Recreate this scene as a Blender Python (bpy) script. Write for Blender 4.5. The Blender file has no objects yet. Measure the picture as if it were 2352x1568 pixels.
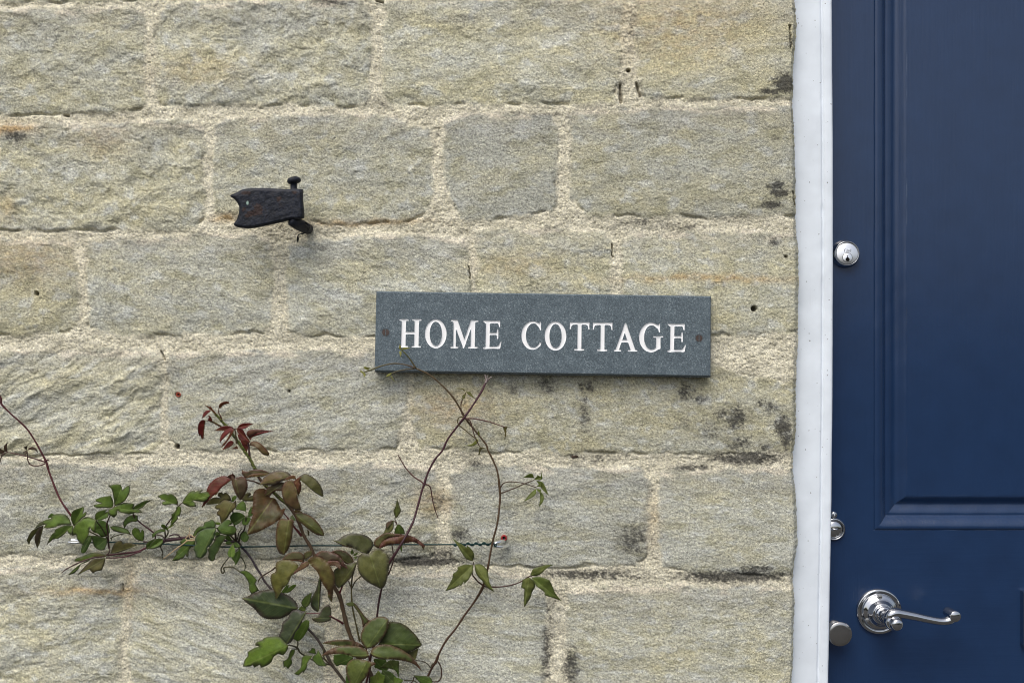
import bpy, math, random
import numpy as np
from mathutils import Vector
from mathutils.geometry import delaunay_2d_cdt

random.seed(7)
rng = np.random.default_rng(7)
SC = bpy.context.scene
COL = SC.collection

# ------------------------------------------------------------------ camera
S = 0.00055              # metres per reference pixel (2352 wide) on the wall plane
DIST = 1.258             # camera to wall plane
ZC = 1.37                # camera height
CX, CY = 1176.0, 784.0
cam = bpy.data.cameras.new('camera')
cam.sensor_width = 36.0
cam.lens = 36.0 * DIST / (2352 * S)
cam.clip_start = 0.05
cam.clip_end = 2000
camo = bpy.data.objects.new('camera', cam)
camo.location = (0, -DIST, ZC)
camo.rotation_euler = (math.radians(90), 0, 0)
COL.objects.link(camo)
SC.camera = camo

# ------------------------------------------------------------------ light
SUN_EL, SUN_AZ = 56.0, -24.0     # azimuth measured from straight in front of the wall, negative = left
el, az = math.radians(SUN_EL), math.radians(SUN_AZ)
sdir = Vector((math.sin(az) * math.cos(el), -math.cos(az) * math.cos(el), math.sin(el)))
W = bpy.data.worlds.new('World')
SC.world = W
W.use_nodes = True
wn, wl = W.node_tree.nodes, W.node_tree.links
wn.clear()
wo = wn.new('ShaderNodeOutputWorld')
bg = wn.new('ShaderNodeBackground')
sky = wn.new('ShaderNodeTexSky')
sky.sky_type = 'NISHITA'
sky.sun_disc = False
sky.sun_elevation = el
sky.sun_rotation = math.atan2(sdir.x, sdir.y)
sky.air_density = 1.0
sky.dust_density = 4.0
sky.ozone_density = 1.0
hs = wn.new('ShaderNodeHueSaturation')
hs.inputs['Saturation'].default_value = 0.62
hs.inputs['Value'].default_value = 1.0
wl.new(sky.outputs[0], hs.inputs['Color'])
wl.new(hs.outputs[0], bg.inputs['Color'])
bg.inputs['Strength'].default_value = 0.13
wl.new(bg.outputs[0], wo.inputs['Surface'])
sun = bpy.data.lights.new('sun', 'SUN')
sun.energy = 1.35
sun.angle = math.radians(42)
sun.color = (1.0, 0.965, 0.90)
suno = bpy.data.objects.new('sun', sun)
suno.rotation_euler = (-sdir).to_track_quat('-Z', 'Y').to_euler()
suno.location = (-2, -4, 6)
COL.objects.link(suno)
SC.view_settings.view_transform = 'Standard'
SC.view_settings.look = 'None'
SC.view_settings.exposure = 0.36
SC.view_settings.gamma = 1.0
SC.cycles.filter_width = 1.05


# ------------------------------------------------------------------ helpers
def at(px, py, d):
    """pixel of the reference (2352 wide) -> world point d metres in front of the wall plane"""
    f = (DIST - d) / DIST
    return ((px - CX) * S * f, -d, ZC - (py - CY) * S * f)


REG = {
    'D': (0, 0, 1.0),
    'P1': (0, 895.8, .29297), 'P2': (315.8, 1091.0, .14648), 'P3': (430.7, 907.3, .14648),
    'P4': (516.8, 1091.0, .14648), 'P5': (545.5, 1234.6, .21278), 'P6': (803.9, 769.5, .35889),
    'P7': (861.3, 1033.6, .41016), 'P8': (803.9, 1320.7, .27629), 'Z5': (746.5, 516.8, .3418),
    'Z7': (0, 1033.6, .3418), 'Z8': (746.5, 1033.6, .3418), 'Z9': (1493, 995.7, .36523),
    'H': (505.3, 390.5, .10986), 'L1': (849.8, 654.6, .14648), 'L2': (1171.4, 689.1, .14648),
    'L3': (1320.7, 654.6, .14648), 'LK': (1826, 493.8, .10986), 'HD': (1894.9, 1320.7, .14648),
    'ES': (1894.9, 1159.9, .07324),
}


def R(reg, pts):
    ox, oy, k = REG[reg]
    return [(ox + x * k, oy + y * k) for x, y in pts]


def tag(o, label, cat, group=None, kind=None):
    if label: o['label'] = label
    if cat: o['category'] = cat
    if group: o['group'] = group
    if kind: o['kind'] = kind
    return o


def empty(name, loc):
    o = bpy.data.objects.new(name, None)
    o.location = loc
    o.empty_display_size = 0.02
    COL.objects.link(o)
    return o


def set_parent(o, p):
    if p is not None:
        bpy.context.view_layer.update()
        o.parent = p
        o.matrix_parent_inverse = p.matrix_world.inverted()


def np_mesh(name, V, quads=None, tris=None, mat=None, parent=None, cols=None, uvs=None, smooth=True):
    me = bpy.data.meshes.new(name)
    V = np.asarray(V, np.float32)
    nq = 0 if quads is None else len(quads)
    nt = 0 if tris is None else len(tris)
    loops = []
    if nq: loops.append(np.asarray(quads, np.int32).ravel())
    if nt: loops.append(np.asarray(tris, np.int32).ravel())
    loops = np.concatenate(loops)
    me.vertices.add(len(V))
    me.vertices.foreach_set('co', V.ravel())
    me.loops.add(len(loops))
    me.loops.foreach_set('vertex_index', loops)
    me.polygons.add(nq + nt)
    starts = np.concatenate([np.arange(nq, dtype=np.int32) * 4, nq * 4 + np.arange(nt, dtype=np.int32) * 3])
    me.polygons.foreach_set('loop_start', starts)
    me.update(calc_edges=True)
    if smooth:
        me.polygons.foreach_set('use_smooth', np.ones(nq + nt, bool))
    if cols is not None:
        a = me.attributes.new('col', 'FLOAT_COLOR', 'POINT')
        c = np.ones((len(V), 4), np.float32)
        c[:, :cols.shape[1]] = cols
        a.data.foreach_set('color', c.ravel())
    if uvs is not None:
        a = me.attributes.new('leafuv', 'FLOAT_VECTOR', 'POINT')
        c = np.zeros((len(V), 3), np.float32)
        c[:, :2] = uvs
        a.data.foreach_set('vector', c.ravel())
    me.validate()
    o = bpy.data.objects.new(name, me)
    COL.objects.link(o)
    if mat: me.materials.append(mat)
    set_parent(o, parent)
    return o


class MB:
    def __init__(self):
        self.v, self.f, self.c, self.uv = [], [], [], []

    def add(self, vs, fs, c=(1, 1, 1), uv=None):
        b = len(self.v)
        self.v += [tuple(p) for p in vs]
        self.f += [tuple(i + b for i in f) for f in fs]
        if isinstance(c, list): self.c += c
        else: self.c += [tuple(c)] * len(vs)
        self.uv += uv if uv is not None else [(9.0, 0.0)] * len(vs)

    def build(self, name, mat, parent=None, smooth=True, angle=None):
        me = bpy.data.meshes.new(name)
        me.from_pydata(self.v, [], self.f)
        a = me.attributes.new('col', 'FLOAT_COLOR', 'POINT')
        c = np.ones((len(self.v), 4), np.float32)
        c[:, :3] = np.array(self.c, np.float32)
        a.data.foreach_set('color', c.ravel())
        a = me.attributes.new('leafuv', 'FLOAT_VECTOR', 'POINT')
        u = np.zeros((len(self.v), 3), np.float32)
        u[:, :2] = np.array(self.uv, np.float32)
        a.data.foreach_set('vector', u.ravel())
        me.polygons.foreach_set('use_smooth', [smooth] * len(me.polygons))
        if angle is not None:
            try: me.set_sharp_from_angle(angle=math.radians(angle))
            except Exception: pass
        me.update()
        o = bpy.data.objects.new(name, me)
        COL.objects.link(o)
        if mat: me.materials.append(mat)
        set_parent(o, parent)
        return o

    def box(self, x0, x1, y0, y1, z0, z1, c=(1, 1, 1), bev=0.0):
        """box with optional small bevel on the front (-y) rim"""
        b = bev
        v = [(x0, y1, z0), (x1, y1, z0), (x1, y1, z1), (x0, y1, z1),
             (x0, y0 + b, z0), (x1, y0 + b, z0), (x1, y0 + b, z1), (x0, y0 + b, z1)]
        f = [(3, 2, 1, 0), (0, 1, 5, 4), (1, 2, 6, 5), (2, 3, 7, 6), (3, 0, 4, 7)]
        if b:
            v += [(x0 + b, y0, z0 + b), (x1 - b, y0, z0 + b), (x1 - b, y0, z1 - b), (x0 + b, y0, z1 - b)]
            f += [(4, 5, 9, 8), (5, 6, 10, 9), (6, 7, 11, 10), (7, 4, 8, 11), (8, 9, 10, 11)]
        else:
            f += [(4, 5, 6, 7)]
        self.add(v, f, c)

    def lathe(self, cx, cz, y0, prof, n=64, c=(1, 1, 1), sx=1.0, sz=1.0, cap=True):
        """profile of (radius, height towards the viewer) around an axis along -y"""
        vs, fs = [], []
        for r, h in prof:
            for k in range(n):
                a = 2 * math.pi * k / n
                vs.append((cx + r * sx * math.cos(a), y0 - h, cz + r * sz * math.sin(a)))
        m = len(prof)
        for i in range(m - 1):
            for k in range(n):
                k2 = (k + 1) % n
                fs.append((i * n + k, i * n + k2, (i + 1) * n + k2, (i + 1) * n + k))
        if cap:
            fs.append(tuple((m - 1) * n + k for k in range(n)))
        self.add(vs, fs, c)

    def tube(self, P, rad, n=8, c=(1, 1, 1), c2=None, flat=1.0, caps=True):
        P = [Vector(p) for p in P]
        m = len(P)
        vs, fs, cs = [], [], []
        up = None
        for i in range(m):
            t = (P[min(i + 1, m - 1)] - P[max(i - 1, 0)])
            if t.length < 1e-9: t = Vector((0, 0, 1))
            t.normalize()
            if up is None:
                up = Vector((0, -1, 0)) if abs(t.y) < .9 else Vector((1, 0, 0))
            n1 = (up - t * up.dot(t)).normalized()
            n2 = t.cross(n1)
            up = n1
            r = rad[i] if hasattr(rad, '__len__') else rad
            q = i / max(1, m - 1)
            for k in range(n):
                a = 2 * math.pi * k / n
                vs.append(P[i] + n1 * (r * math.cos(a) * flat) + n2 * (r * math.sin(a)))
                cs.append(tuple(c) if c2 is None else tuple(c[j] * (1 - q) + c2[j] * q for j in range(3)))
        for i in range(m - 1):
            for k in range(n):
                k2 = (k + 1) % n
                fs.append((i * n + k, (i + 1) * n + k, (i + 1) * n + k2, i * n + k2))
        if caps:
            fs.append(tuple(range(n)))
            fs.append(tuple((m - 1) * n + k for k in range(n - 1, -1, -1)))
        self.add(vs, fs, cs)


def crom(P, sub, closed=False, corner=None):
    """Catmull-Rom through points of any dimension"""
    P = [np.array(p, float) for p in P]
    n = len(P)
    out = []
    rngi = range(n) if closed else range(n - 1)
    for i in rngi:
        if closed:
            a, b, c, d = P[i - 1], P[i], P[(i + 1) % n], P[(i + 2) % n]
            if corner:                       # keep sharp tips and notches as corners
                u, v = b - a, c - b
                if u @ v < corner * np.linalg.norm(u) * np.linalg.norm(v): a = 2 * b - c
                u, v = c - b, d - c
                if u @ v < corner * np.linalg.norm(u) * np.linalg.norm(v): d = 2 * c - b
        else:
            a, b, c, d = P[max(i - 1, 0)], P[i], P[i + 1], P[min(i + 2, n - 1)]
        for j in range(sub):
            t = j / sub
            out.append(0.5 * ((2 * b) + (c - a) * t + (2 * a - 5 * b + 4 * c - d) * t * t + (3 * b - a - 3 * c + d) * t ** 3))
    if not closed: out.append(P[-1])
    return out


# --------------------------------------------------------------- noise (numpy)
_perm = rng.permutation(256).astype(np.int32)
_perm = np.concatenate([_perm, _perm])
_ang = rng.uniform(0, 2 * np.pi, 256)
_gx, _gy = np.cos(_ang).astype(np.float32), np.sin(_ang).astype(np.float32)


def pn(x, y, seed=0):
    x = np.asarray(x, np.float32) + 17.31 * seed
    y = np.asarray(y, np.float32) + 9.73 * seed
    xf, yf = np.floor(x), np.floor(y)
    xi, yi = xf.astype(np.int32) & 255, yf.astype(np.int32) & 255
    fx, fy = x - xf, y - yf
    u = fx * fx * fx * (fx * (fx * 6 - 15) + 10)
    v = fy * fy * fy * (fy * (fy * 6 - 15) + 10)
    x1, y1 = (xi + 1) & 255, (yi + 1) & 255

    def g(ix, iy, dx, dy):
        h = _perm[_perm[ix] + iy]
        return _gx[h] * dx + _gy[h] * dy
    a = g(xi, yi, fx, fy); b = g(x1, yi, fx - 1, fy)
    c = g(xi, y1, fx, fy - 1); d = g(x1, y1, fx - 1, fy - 1)
    return ((a + (b - a) * u) * (1 - v) + (c + (d - c) * u) * v) * 1.5


def fbm(x, y, o=4, seed=0, gain=.5):
    s, a, t = 0, 1.0, 0
    for i in range(o):
        s = s + a * pn(x * 2 ** i, y * 2 ** i, seed + 3 * i)
        t += a
        a *= gain
    return s / t


def sst(a, b, x):
    t = np.clip((x - a) / (b - a), 0, 1)
    return t * t * (3 - 2 * t)


def poly_sd(U, V, P):
    """signed distance to a polygon, negative inside"""
    P = np.asarray(P, np.float32)
    d = np.full(U.shape, 1e12, np.float32)
    inside = np.zeros(U.shape, bool)
    n = len(P)
    for i in range(n):
        ax, ay = P[i]; bx, by = P[(i + 1) % n]
        ex, ey = bx - ax, by - ay
        wx, wy = U - ax, V - ay
        t = np.clip((wx * ex + wy * ey) / (ex * ex + ey * ey + 1e-9), 0, 1)
        d = np.minimum(d, (wx - ex * t) ** 2 + (wy - ey * t) ** 2)
        if abs(ey) > 1e-9:
            c = ((ay > V) != (by > V)) & (U < ex * (V - ay) / ey + ax)
            inside ^= c
    d = np.sqrt(d)
    return np.where(inside, -d, d)


# ------------------------------------------------------------------ materials
def mat(name):
    m = bpy.data.materials.new(name)
    m.use_nodes = True
    nt = m.node_tree
    b = nt.nodes['Principled BSDF']
    return m, nt, b


def nd(nt, t, **kw):
    n = nt.nodes.new(t)
    for k, v in kw.items():
        if k in n.inputs: n.inputs[k].default_value = v
        else: setattr(n, k, v)
    return n


def ramp(nt, stops):
    r = nt.nodes.new('ShaderNodeValToRGB')
    e = r.color_ramp.elements
    while len(e) > len(stops): e.remove(e[-1])
    while len(e) < len(stops): e.new(0.5)
    for el_, (p, c) in zip(e, stops):
        el_.position = p
        el_.color = (*c, 1) if len(c) == 3 else c
    return r


def mix(nt, mode, fac, a, b):
    n = nt.nodes.new('ShaderNodeMix')
    n.data_type = 'RGBA'
    n.blend_type = mode
    if isinstance(fac, (int, float)): n.inputs[0].default_value = fac
    else: nt.links.new(fac, n.inputs[0])
    for i, q in ((6, a), (7, b)):
        if isinstance(q, tuple): n.inputs[i].default_value = (*q, 1)
        else: nt.links.new(q, n.inputs[i])
    return n.outputs[2]


def bump(nt, b, h, strength=.3, dist=.001, prev=None):
    n = nt.nodes.new('ShaderNodeBump')
    n.inputs['Strength'].default_value = strength
    n.inputs['Distance'].default_value = dist
    nt.links.new(h, n.inputs['Height'])
    if prev is not None: nt.links.new(prev, n.inputs['Normal'])
    nt.links.new(n.outputs[0], b.inputs['Normal'])
    return n.outputs[0]


def gcoord(nt, scale=(1, 1, 1)):
    g = nt.nodes.new('ShaderNodeNewGeometry')
    mp = nt.nodes.new('ShaderNodeMapping')
    mp.inputs['Scale'].default_value = scale
    nt.links.new(g.outputs['Position'], mp.inputs['Vector'])
    return mp.outputs[0]


def noise(nt, vec, scale, detail=4, rough=.55):
    n = nt.nodes.new('ShaderNodeTexNoise')
    n.inputs['Scale'].default_value = scale
    n.inputs['Detail'].default_value = detail
    n.inputs['Roughness'].default_value = rough
    nt.links.new(vec, n.inputs['Vector'])
    return n


def mat_stone():
    m, nt, b = mat('sandstone_and_mortar')
    at_ = nd(nt, 'ShaderNodeAttribute', attribute_name='col')
    g = gcoord(nt)
    n1 = noise(nt, g, 900, 2, .6)
    n2 = noise(nt, g, 320, 3, .6)
    r1 = ramp(nt, [(.31, (.38,) * 3), (.43, (.96,) * 3), (.68, (1.45, 1.45, 1.45))])
    nt.links.new(n1.outputs[0], r1.inputs[0])
    r2 = ramp(nt, [(.30, (.70, .70, .73)), (.50, (1.0, 1.0, 1.0)), (.72, (1.22, 1.21, 1.16))])
    nt.links.new(n2.outputs[0], r2.inputs[0])
    c = mix(nt, 'MULTIPLY', 1.0, at_.outputs['Color'], r1.outputs[0])
    c = mix(nt, 'MULTIPLY', 1.0, c, r2.outputs[0])
    nt.links.new(c, b.inputs['Base Color'])
    b.inputs['Roughness'].default_value = .95
    b.inputs['Specular IOR Level'].default_value = .15
    p = bump(nt, b, n1.outputs[0], .7, .0013)
    bump(nt, b, n2.outputs[0], .32, .0016, p)
    return m


def mat_attr(name, rough=.6, spec=.3, grain=0, gscale=600, metal=0, bumpd=0):
    m, nt, b = mat(name)
    a = nd(nt, 'ShaderNodeAttribute', attribute_name='col')
    c = a.outputs['Color']
    if grain:
        g = gcoord(nt)
        n1 = noise(nt, g, gscale, 3)
        r = ramp(nt, [(.3, (1 - grain,) * 3), (.7, (1 + grain,) * 3)])
        nt.links.new(n1.outputs[0], r.inputs[0])
        c = mix(nt, 'MULTIPLY', 1.0, c, r.outputs[0])
        if bumpd: bump(nt, b, n1.outputs[0], .6, bumpd)
    nt.links.new(c, b.inputs['Base Color'])
    b.inputs['Roughness'].default_value = rough
    b.inputs['Specular IOR Level'].default_value = spec
    b.inputs['Metallic'].default_value = metal
    return m


def mat_leaf(name, rough=.42, sheen_spec=.45):
    m, nt, b = mat(name)
    a = nd(nt, 'ShaderNodeAttribute', attribute_name='col')
    u = nd(nt, 'ShaderNodeAttribute', attribute_name='leafuv')
    sp = nd(nt, 'ShaderNodeSeparateXYZ')
    nt.links.new(u.outputs['Vector'], sp.inputs[0])

    def mth(op, x, y=None, clamp=False):
        n = nt.nodes.new('ShaderNodeMath')
        n.operation = op
        n.use_clamp = clamp
        for i, q in enumerate((x, y)):
            if q is None: continue
            if isinstance(q, (int, float)): n.inputs[i].default_value = q
            else: nt.links.new(q, n.inputs[i])
        return n.outputs[0]
    ab = mth('ABSOLUTE', sp.outputs[0])
    mid = mth('SUBTRACT', 1.0, mth('MULTIPLY', ab, 20.0), True)
    ph = mth('MULTIPLY', mth('SUBTRACT', sp.outputs[1], mth('MULTIPLY', ab, .55)), 8.0)
    fr = mth('ABSOLUTE', mth('SUBTRACT', mth('FRACT', ph), .5))
    side = mth('SUBTRACT', 1.0, mth('MULTIPLY', fr, 14.0), True)
    vein = mth('MAXIMUM', mid, mth('MULTIPLY', side, .35))
    g = gcoord(nt)
    n1 = noise(nt, g, 130, 4)
    n2 = noise(nt, g, 1300, 2)
    r1 = ramp(nt, [(.3, (.80, .80, .82)), (.7, (1.2, 1.18, 1.15))])
    nt.links.new(n1.outputs[0], r1.inputs[0])
    r2 = ramp(nt, [(.3, (.85,) * 3), (.7, (1.15,) * 3)])
    nt.links.new(n2.outputs[0], r2.inputs[0])
    c = mix(nt, 'MULTIPLY', 1.0, a.outputs['Color'], r1.outputs[0])
    c = mix(nt, 'MULTIPLY', 1.0, c, r2.outputs[0])
    lighter = mix(nt, 'MIX', .5, c, (.24, .28, .08))
    c = mix(nt, 'MIX', mth('MULTIPLY', vein, .7), c, lighter)
    nt.links.new(c, b.inputs['Base Color'])
    b.inputs['Roughness'].default_value = rough
    b.inputs['Specular IOR Level'].default_value = sheen_spec
    h = mth('ADD', mth('MULTIPLY', vein, -1.0), mth('MULTIPLY', n1.outputs[0], 1.6))
    bump(nt, b, h, .4, .0004)
    tr = nd(nt, 'ShaderNodeBsdfTranslucent')
    nt.links.new(c, tr.inputs['Color'])
    mx = nd(nt, 'ShaderNodeMixShader')
    mx.inputs[0].default_value = .18
    nt.links.new(b.outputs[0], mx.inputs[1])
    nt.links.new(tr.outputs[0], mx.inputs[2])
    nt.links.new(mx.outputs[0], nt.nodes['Material Output'].inputs['Surface'])
    return m


def mat_slate():
    m, nt, b = mat('slate')
    g = gcoord(nt)
    n1 = noise(nt, g, 1000, 2, .7)
    n2 = noise(nt, g, 60, 5, .6)
    n3 = noise(nt, g, 420, 2, .5)
    r = ramp(nt, [(.30, (.042, .058, .071)), (.50, (.090, .121, .142)), (.62, (.155, .195, .215)), (.76, (.55, .62, .65))])
    nt.links.new(n1.outputs[0], r.inputs[0])
    r2 = ramp(nt, [(.3, (.84, .85, .86)), (.55, (1, 1, 1)), (.72, (1.25, 1.23, 1.22))])
    nt.links.new(n2.outputs[0], r2.inputs[0])
    r3 = ramp(nt, [(.62, (0, 0, 0)), (.74, (1, 1, 1))])
    nt.links.new(n3.outputs[0], r3.inputs[0])
    c = mix(nt, 'MULTIPLY', 1.0, r.outputs[0], r2.outputs[0])
    c = mix(nt, 'MIX', mix(nt, 'MULTIPLY', 1.0, r3.outputs[0], (.35, .35, .35)), c, (.25, .31, .36))
    nt.links.new(c, b.inputs['Base Color'])
    b.inputs['Roughness'].default_value = .62
    b.inputs['Specular IOR Level'].default_value = .4
    bump(nt, b, n1.outputs[0], .35, .0006)
    return m


def mat_paint(name, col, rough, brush=(1, 1, 1), bs=.12, speck=False, coat=.0):
    m, nt, b = mat(name)
    g = gcoord(nt, brush)
    n1 = noise(nt, g, 260, 4, .6)
    g2 = gcoord(nt)
    n2 = noise(nt, g2, 28, 4, .5)
    r2 = ramp(nt, [(.3, tuple(x * .93 for x in col)), (.7, tuple(min(1, x * 1.06) for x in col))])
    nt.links.new(n2.outputs[0], r2.inputs[0])
    c = r2.outputs[0]
    if speck:
        n3 = noise(nt, g2, 330, 1, .4)
        r3 = ramp(nt, [(.775, (0, 0, 0)), (.80, (1, 1, 1))])
        nt.links.new(n3.outputs[0], r3.inputs[0])
        c = mix(nt, 'MIX', r3.outputs[0], c, (.16, .16, .16))
        n4 = noise(nt, gcoord(nt, (1, 1, .12)), 24, 5, .65)
        r4 = ramp(nt, [(.62, (0, 0, 0)), (.78, (.22, .22, .22))])
        nt.links.new(n4.outputs[0], r4.inputs[0])
        c = mix(nt, 'MIX', r4.outputs[0], c, (.42, .43, .42))
    nt.links.new(c, b.inputs['Base Color'])
    b.inputs['Roughness'].default_value = rough
    b.inputs['Specular IOR Level'].default_value = .5
    b.inputs['Coat Weight'].default_value = coat
    b.inputs['Coat Roughness'].default_value = .12
    p = bump(nt, b, n1.outputs[0], bs, .0008)
    bump(nt, b, n2.outputs[0], .12, .002, p)
    return m


def mat_chrome(name='chrome', rough=.05, col=(.53, .54, .56)):
    m, nt, b = mat(name)
    g = gcoord(nt)
    n = noise(nt, g, 140, 4)
    r = ramp(nt, [(.35, (rough,) * 3), (.75, (rough + .08,) * 3)])
    nt.links.new(n.outputs[0], r.inputs[0])
    nt.links.new(r.outputs[0], b.inputs['Roughness'])
    b.inputs['Metallic'].default_value = 1
    b.inputs['Base Color'].default_value = (*col, 1)
    return m


def mat_iron():
    m, nt, b = mat('old_black_painted_iron')
    g = gcoord(nt)
    n1 = noise(nt, g, 95, 5, .65)
    n2 = noise(nt, g, 420, 4, .6)
    r = ramp(nt, [(.40, (.008, .010, .016)), (.55, (.014, .018, .030)), (.68, (.022, .020, .024)), (.8, (.04, .022, .016))])
    nt.links.new(n1.outputs[0], r.inputs[0])
    r2 = ramp(nt, [(.3, (.5,) * 3), (.6, (1.05,) * 3), (.75, (1.7, 1.7, 1.9))])
    nt.links.new(n2.outputs[0], r2.inputs[0])
    at_ = nd(nt, 'ShaderNodeAttribute', attribute_name='col')
    sp = nd(nt, 'ShaderNodeSeparateColor')
    nt.links.new(at_.outputs['Color'], sp.inputs[0])
    c = mix(nt, 'MIX', sp.outputs[1], (.034, .019, .016), r.outputs[0])
    c = mix(nt, 'MULTIPLY', 1.0, c, r2.outputs[0])
    c = mix(nt, 'MIX', sp.outputs[2], (.30, .42, .36), c)
    nt.links.new(c, b.inputs['Base Color'])
    b.inputs['Roughness'].default_value = .55
    b.inputs['Specular IOR Level'].default_value = .3
    p = bump(nt, b, n2.outputs[0], .6, .0008)
    bump(nt, b, n1.outputs[0], .25, .0012, p)
    return m


M_STONE = mat_stone()
M_SLATE = mat_slate()
M_WHITE = mat_paint('white_gloss_paint', (.78, .84, .905), .30, (1, 1, .1), .06, True)
M_NAVY = mat_paint('navy_gloss_paint', (.0105, .031, .086), .27, (1, 1, .045), .42, False, .1)
M_NAVYH = mat_paint('navy_gloss_paint_rail', (.0105, .031, .086), .27, (.06, 1, 1), .22, False, .1)
M_CHROME = mat_chrome()
M_SATIN = mat_chrome('satin_chrome', .20, (.44, .435, .43))
M_BRUSHED = mat_chrome('brushed_chrome', .30, (.86, .86, .86))
M_IRON = mat_iron()
M_LEAFR = mat_leaf('rose_leaf', .46, .34)
M_LEAFC = mat_leaf('clematis_leaf', .55, .28)
M_STEM = mat_attr('plant_stem', .5, .35, .25, 500, 0, .0006)
M_LETTER = mat_attr('white_letter_paint', .6, .3, .03, 700)
M_SCREW = mat_attr('rusty_screw', .55, .4, .4, 900, .3, .0006)
M_PLAIN = mat_attr('small_parts', .45, .4, .15, 700)
M_BLACK = mat_attr('dark_void', .8, .1)
M_ZINC = mat_attr('bright_zinc', .22, .6, .1, 700, .9)
M_WIRE = mat_attr('green_coated_wire', .45, .25, .2, 900)

# ------------------------------------------------------------------ ground
def ground():
    m, nt, b = mat('paving')
    g = gcoord(nt)
    br = nd(nt, 'ShaderNodeTexBrick')
    br.inputs['Scale'].default_value = 1.0
    br.inputs['Brick Width'].default_value = .6
    br.inputs['Row Height'].default_value = .45
    br.inputs['Mortar Size'].default_value = .012
    br.inputs['Color1'].default_value = (.058, .055, .05, 1)
    br.inputs['Color2'].default_value = (.048, .046, .042, 1)
    br.inputs['Mortar'].default_value = (.04, .038, .034, 1)
    nt.links.new(g, br.inputs['Vector'])
    n = noise(nt, g, 3, 6)
    r = ramp(nt, [(.3, (.75,) * 3), (.7, (1.2,) * 3)])
    nt.links.new(n.outputs[0], r.inputs[0])
    nt.links.new(mix(nt, 'MULTIPLY', 1.0, br.outputs[0], r.outputs[0]), b.inputs['Base Color'])
    b.inputs['Roughness'].default_value = .9
    q = 400
    me = bpy.data.meshes.new('ground')
    me.from_pydata([(-q, -q, 0), (q, -q, 0), (q, q, 0), (-q, q, 0)], [], [(0, 1, 2, 3)])
    o = bpy.data.objects.new('ground', me)
    me.materials.append(m)
    COL.objects.link(o)
    tag(o, None, None, kind='structure')


ground()


def hedge():  # unseen hedge, added to give the door chrome something dark to reflect
    m, nt, b = mat('hedge_foliage')
    a = nd(nt, 'ShaderNodeAttribute', attribute_name='col')
    nt.links.new(a.outputs['Color'], b.inputs['Base Color'])
    b.inputs['Roughness'].default_value = .7
    root = empty('hedge', (0, -8.4, 0))
    tag(root, 'unseen dark green hedge added across the lane for the door chrome to reflect', 'hedge')
    r2 = np.random.default_rng(11)
    n = 26000
    x = r2.uniform(-16, 16, n)
    top = 1.62 + .25 * pn(x / 1.3, x * 0, 201) + .25 * pn(x / .4, x * 0, 202)
    z = r2.uniform(.05, 1, n) ** .8 * top
    y = -8.0 - np.abs(r2.normal(0, .35, n)) - .5 * (z / 2.6) ** 3
    c = np.stack([x, y, z], -1)
    u = r2.normal(0, 1, (n, 3)); u /= np.linalg.norm(u, axis=1)[:, None]
    w = r2.normal(0, 1, (n, 3)); w -= (w * u).sum(1)[:, None] * u; w /= np.linalg.norm(w, axis=1)[:, None]
    L = r2.uniform(.05, .10, n)[:, None]
    V = np.stack([c - u * L, c + w * L * .5, c + u * L, c - w * L * .5], 1).reshape(-1, 3)
    q = np.arange(n * 4).reshape(n, 4)
    k = r2.uniform(.6, 1.5, n)[:, None] * np.array([.035, .062, .018])
    np_mesh('foliage', V, q, None, m, root, np.repeat(k, 4, 0), smooth=False)
    mb = MB()
    for i in range(33):
        xx = -16 + i
        mb.tube([(xx, -8.7, 0), (xx + .05, -8.72, .9), (xx, -8.75, 1.9)], [.05, .04, .02], 6, (.06, .045, .03))
    mb.build('stem', M_STEM, root)


hedge()

# ------------------------------------------------------------------ stone wall
EDGE = [(-2000, 1828), (-300, 1830), (0, 1827), (55, 1832.6), (102, 1829), (153, 1823.5), (237, 1823.5), (321, 1827), (402, 1829), (475, 1830),
        (527, 1831.4), (570, 1834.8), (653, 1836.5), (686, 1834.8), (763, 1836), (811, 1834.8), (845, 1832.5), (893, 1831),
        (995, 1829.6), (1039, 1825), (1080, 1823.5), (1138, 1831), (1197, 1832.7), (1248, 1834.4), (1288, 1827), (1332, 1823.5),
        (1386, 1827), (1452, 1824.5), (1525, 1823.5), (1565, 1820), (1800, 1826), (4000, 1826)]

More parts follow.
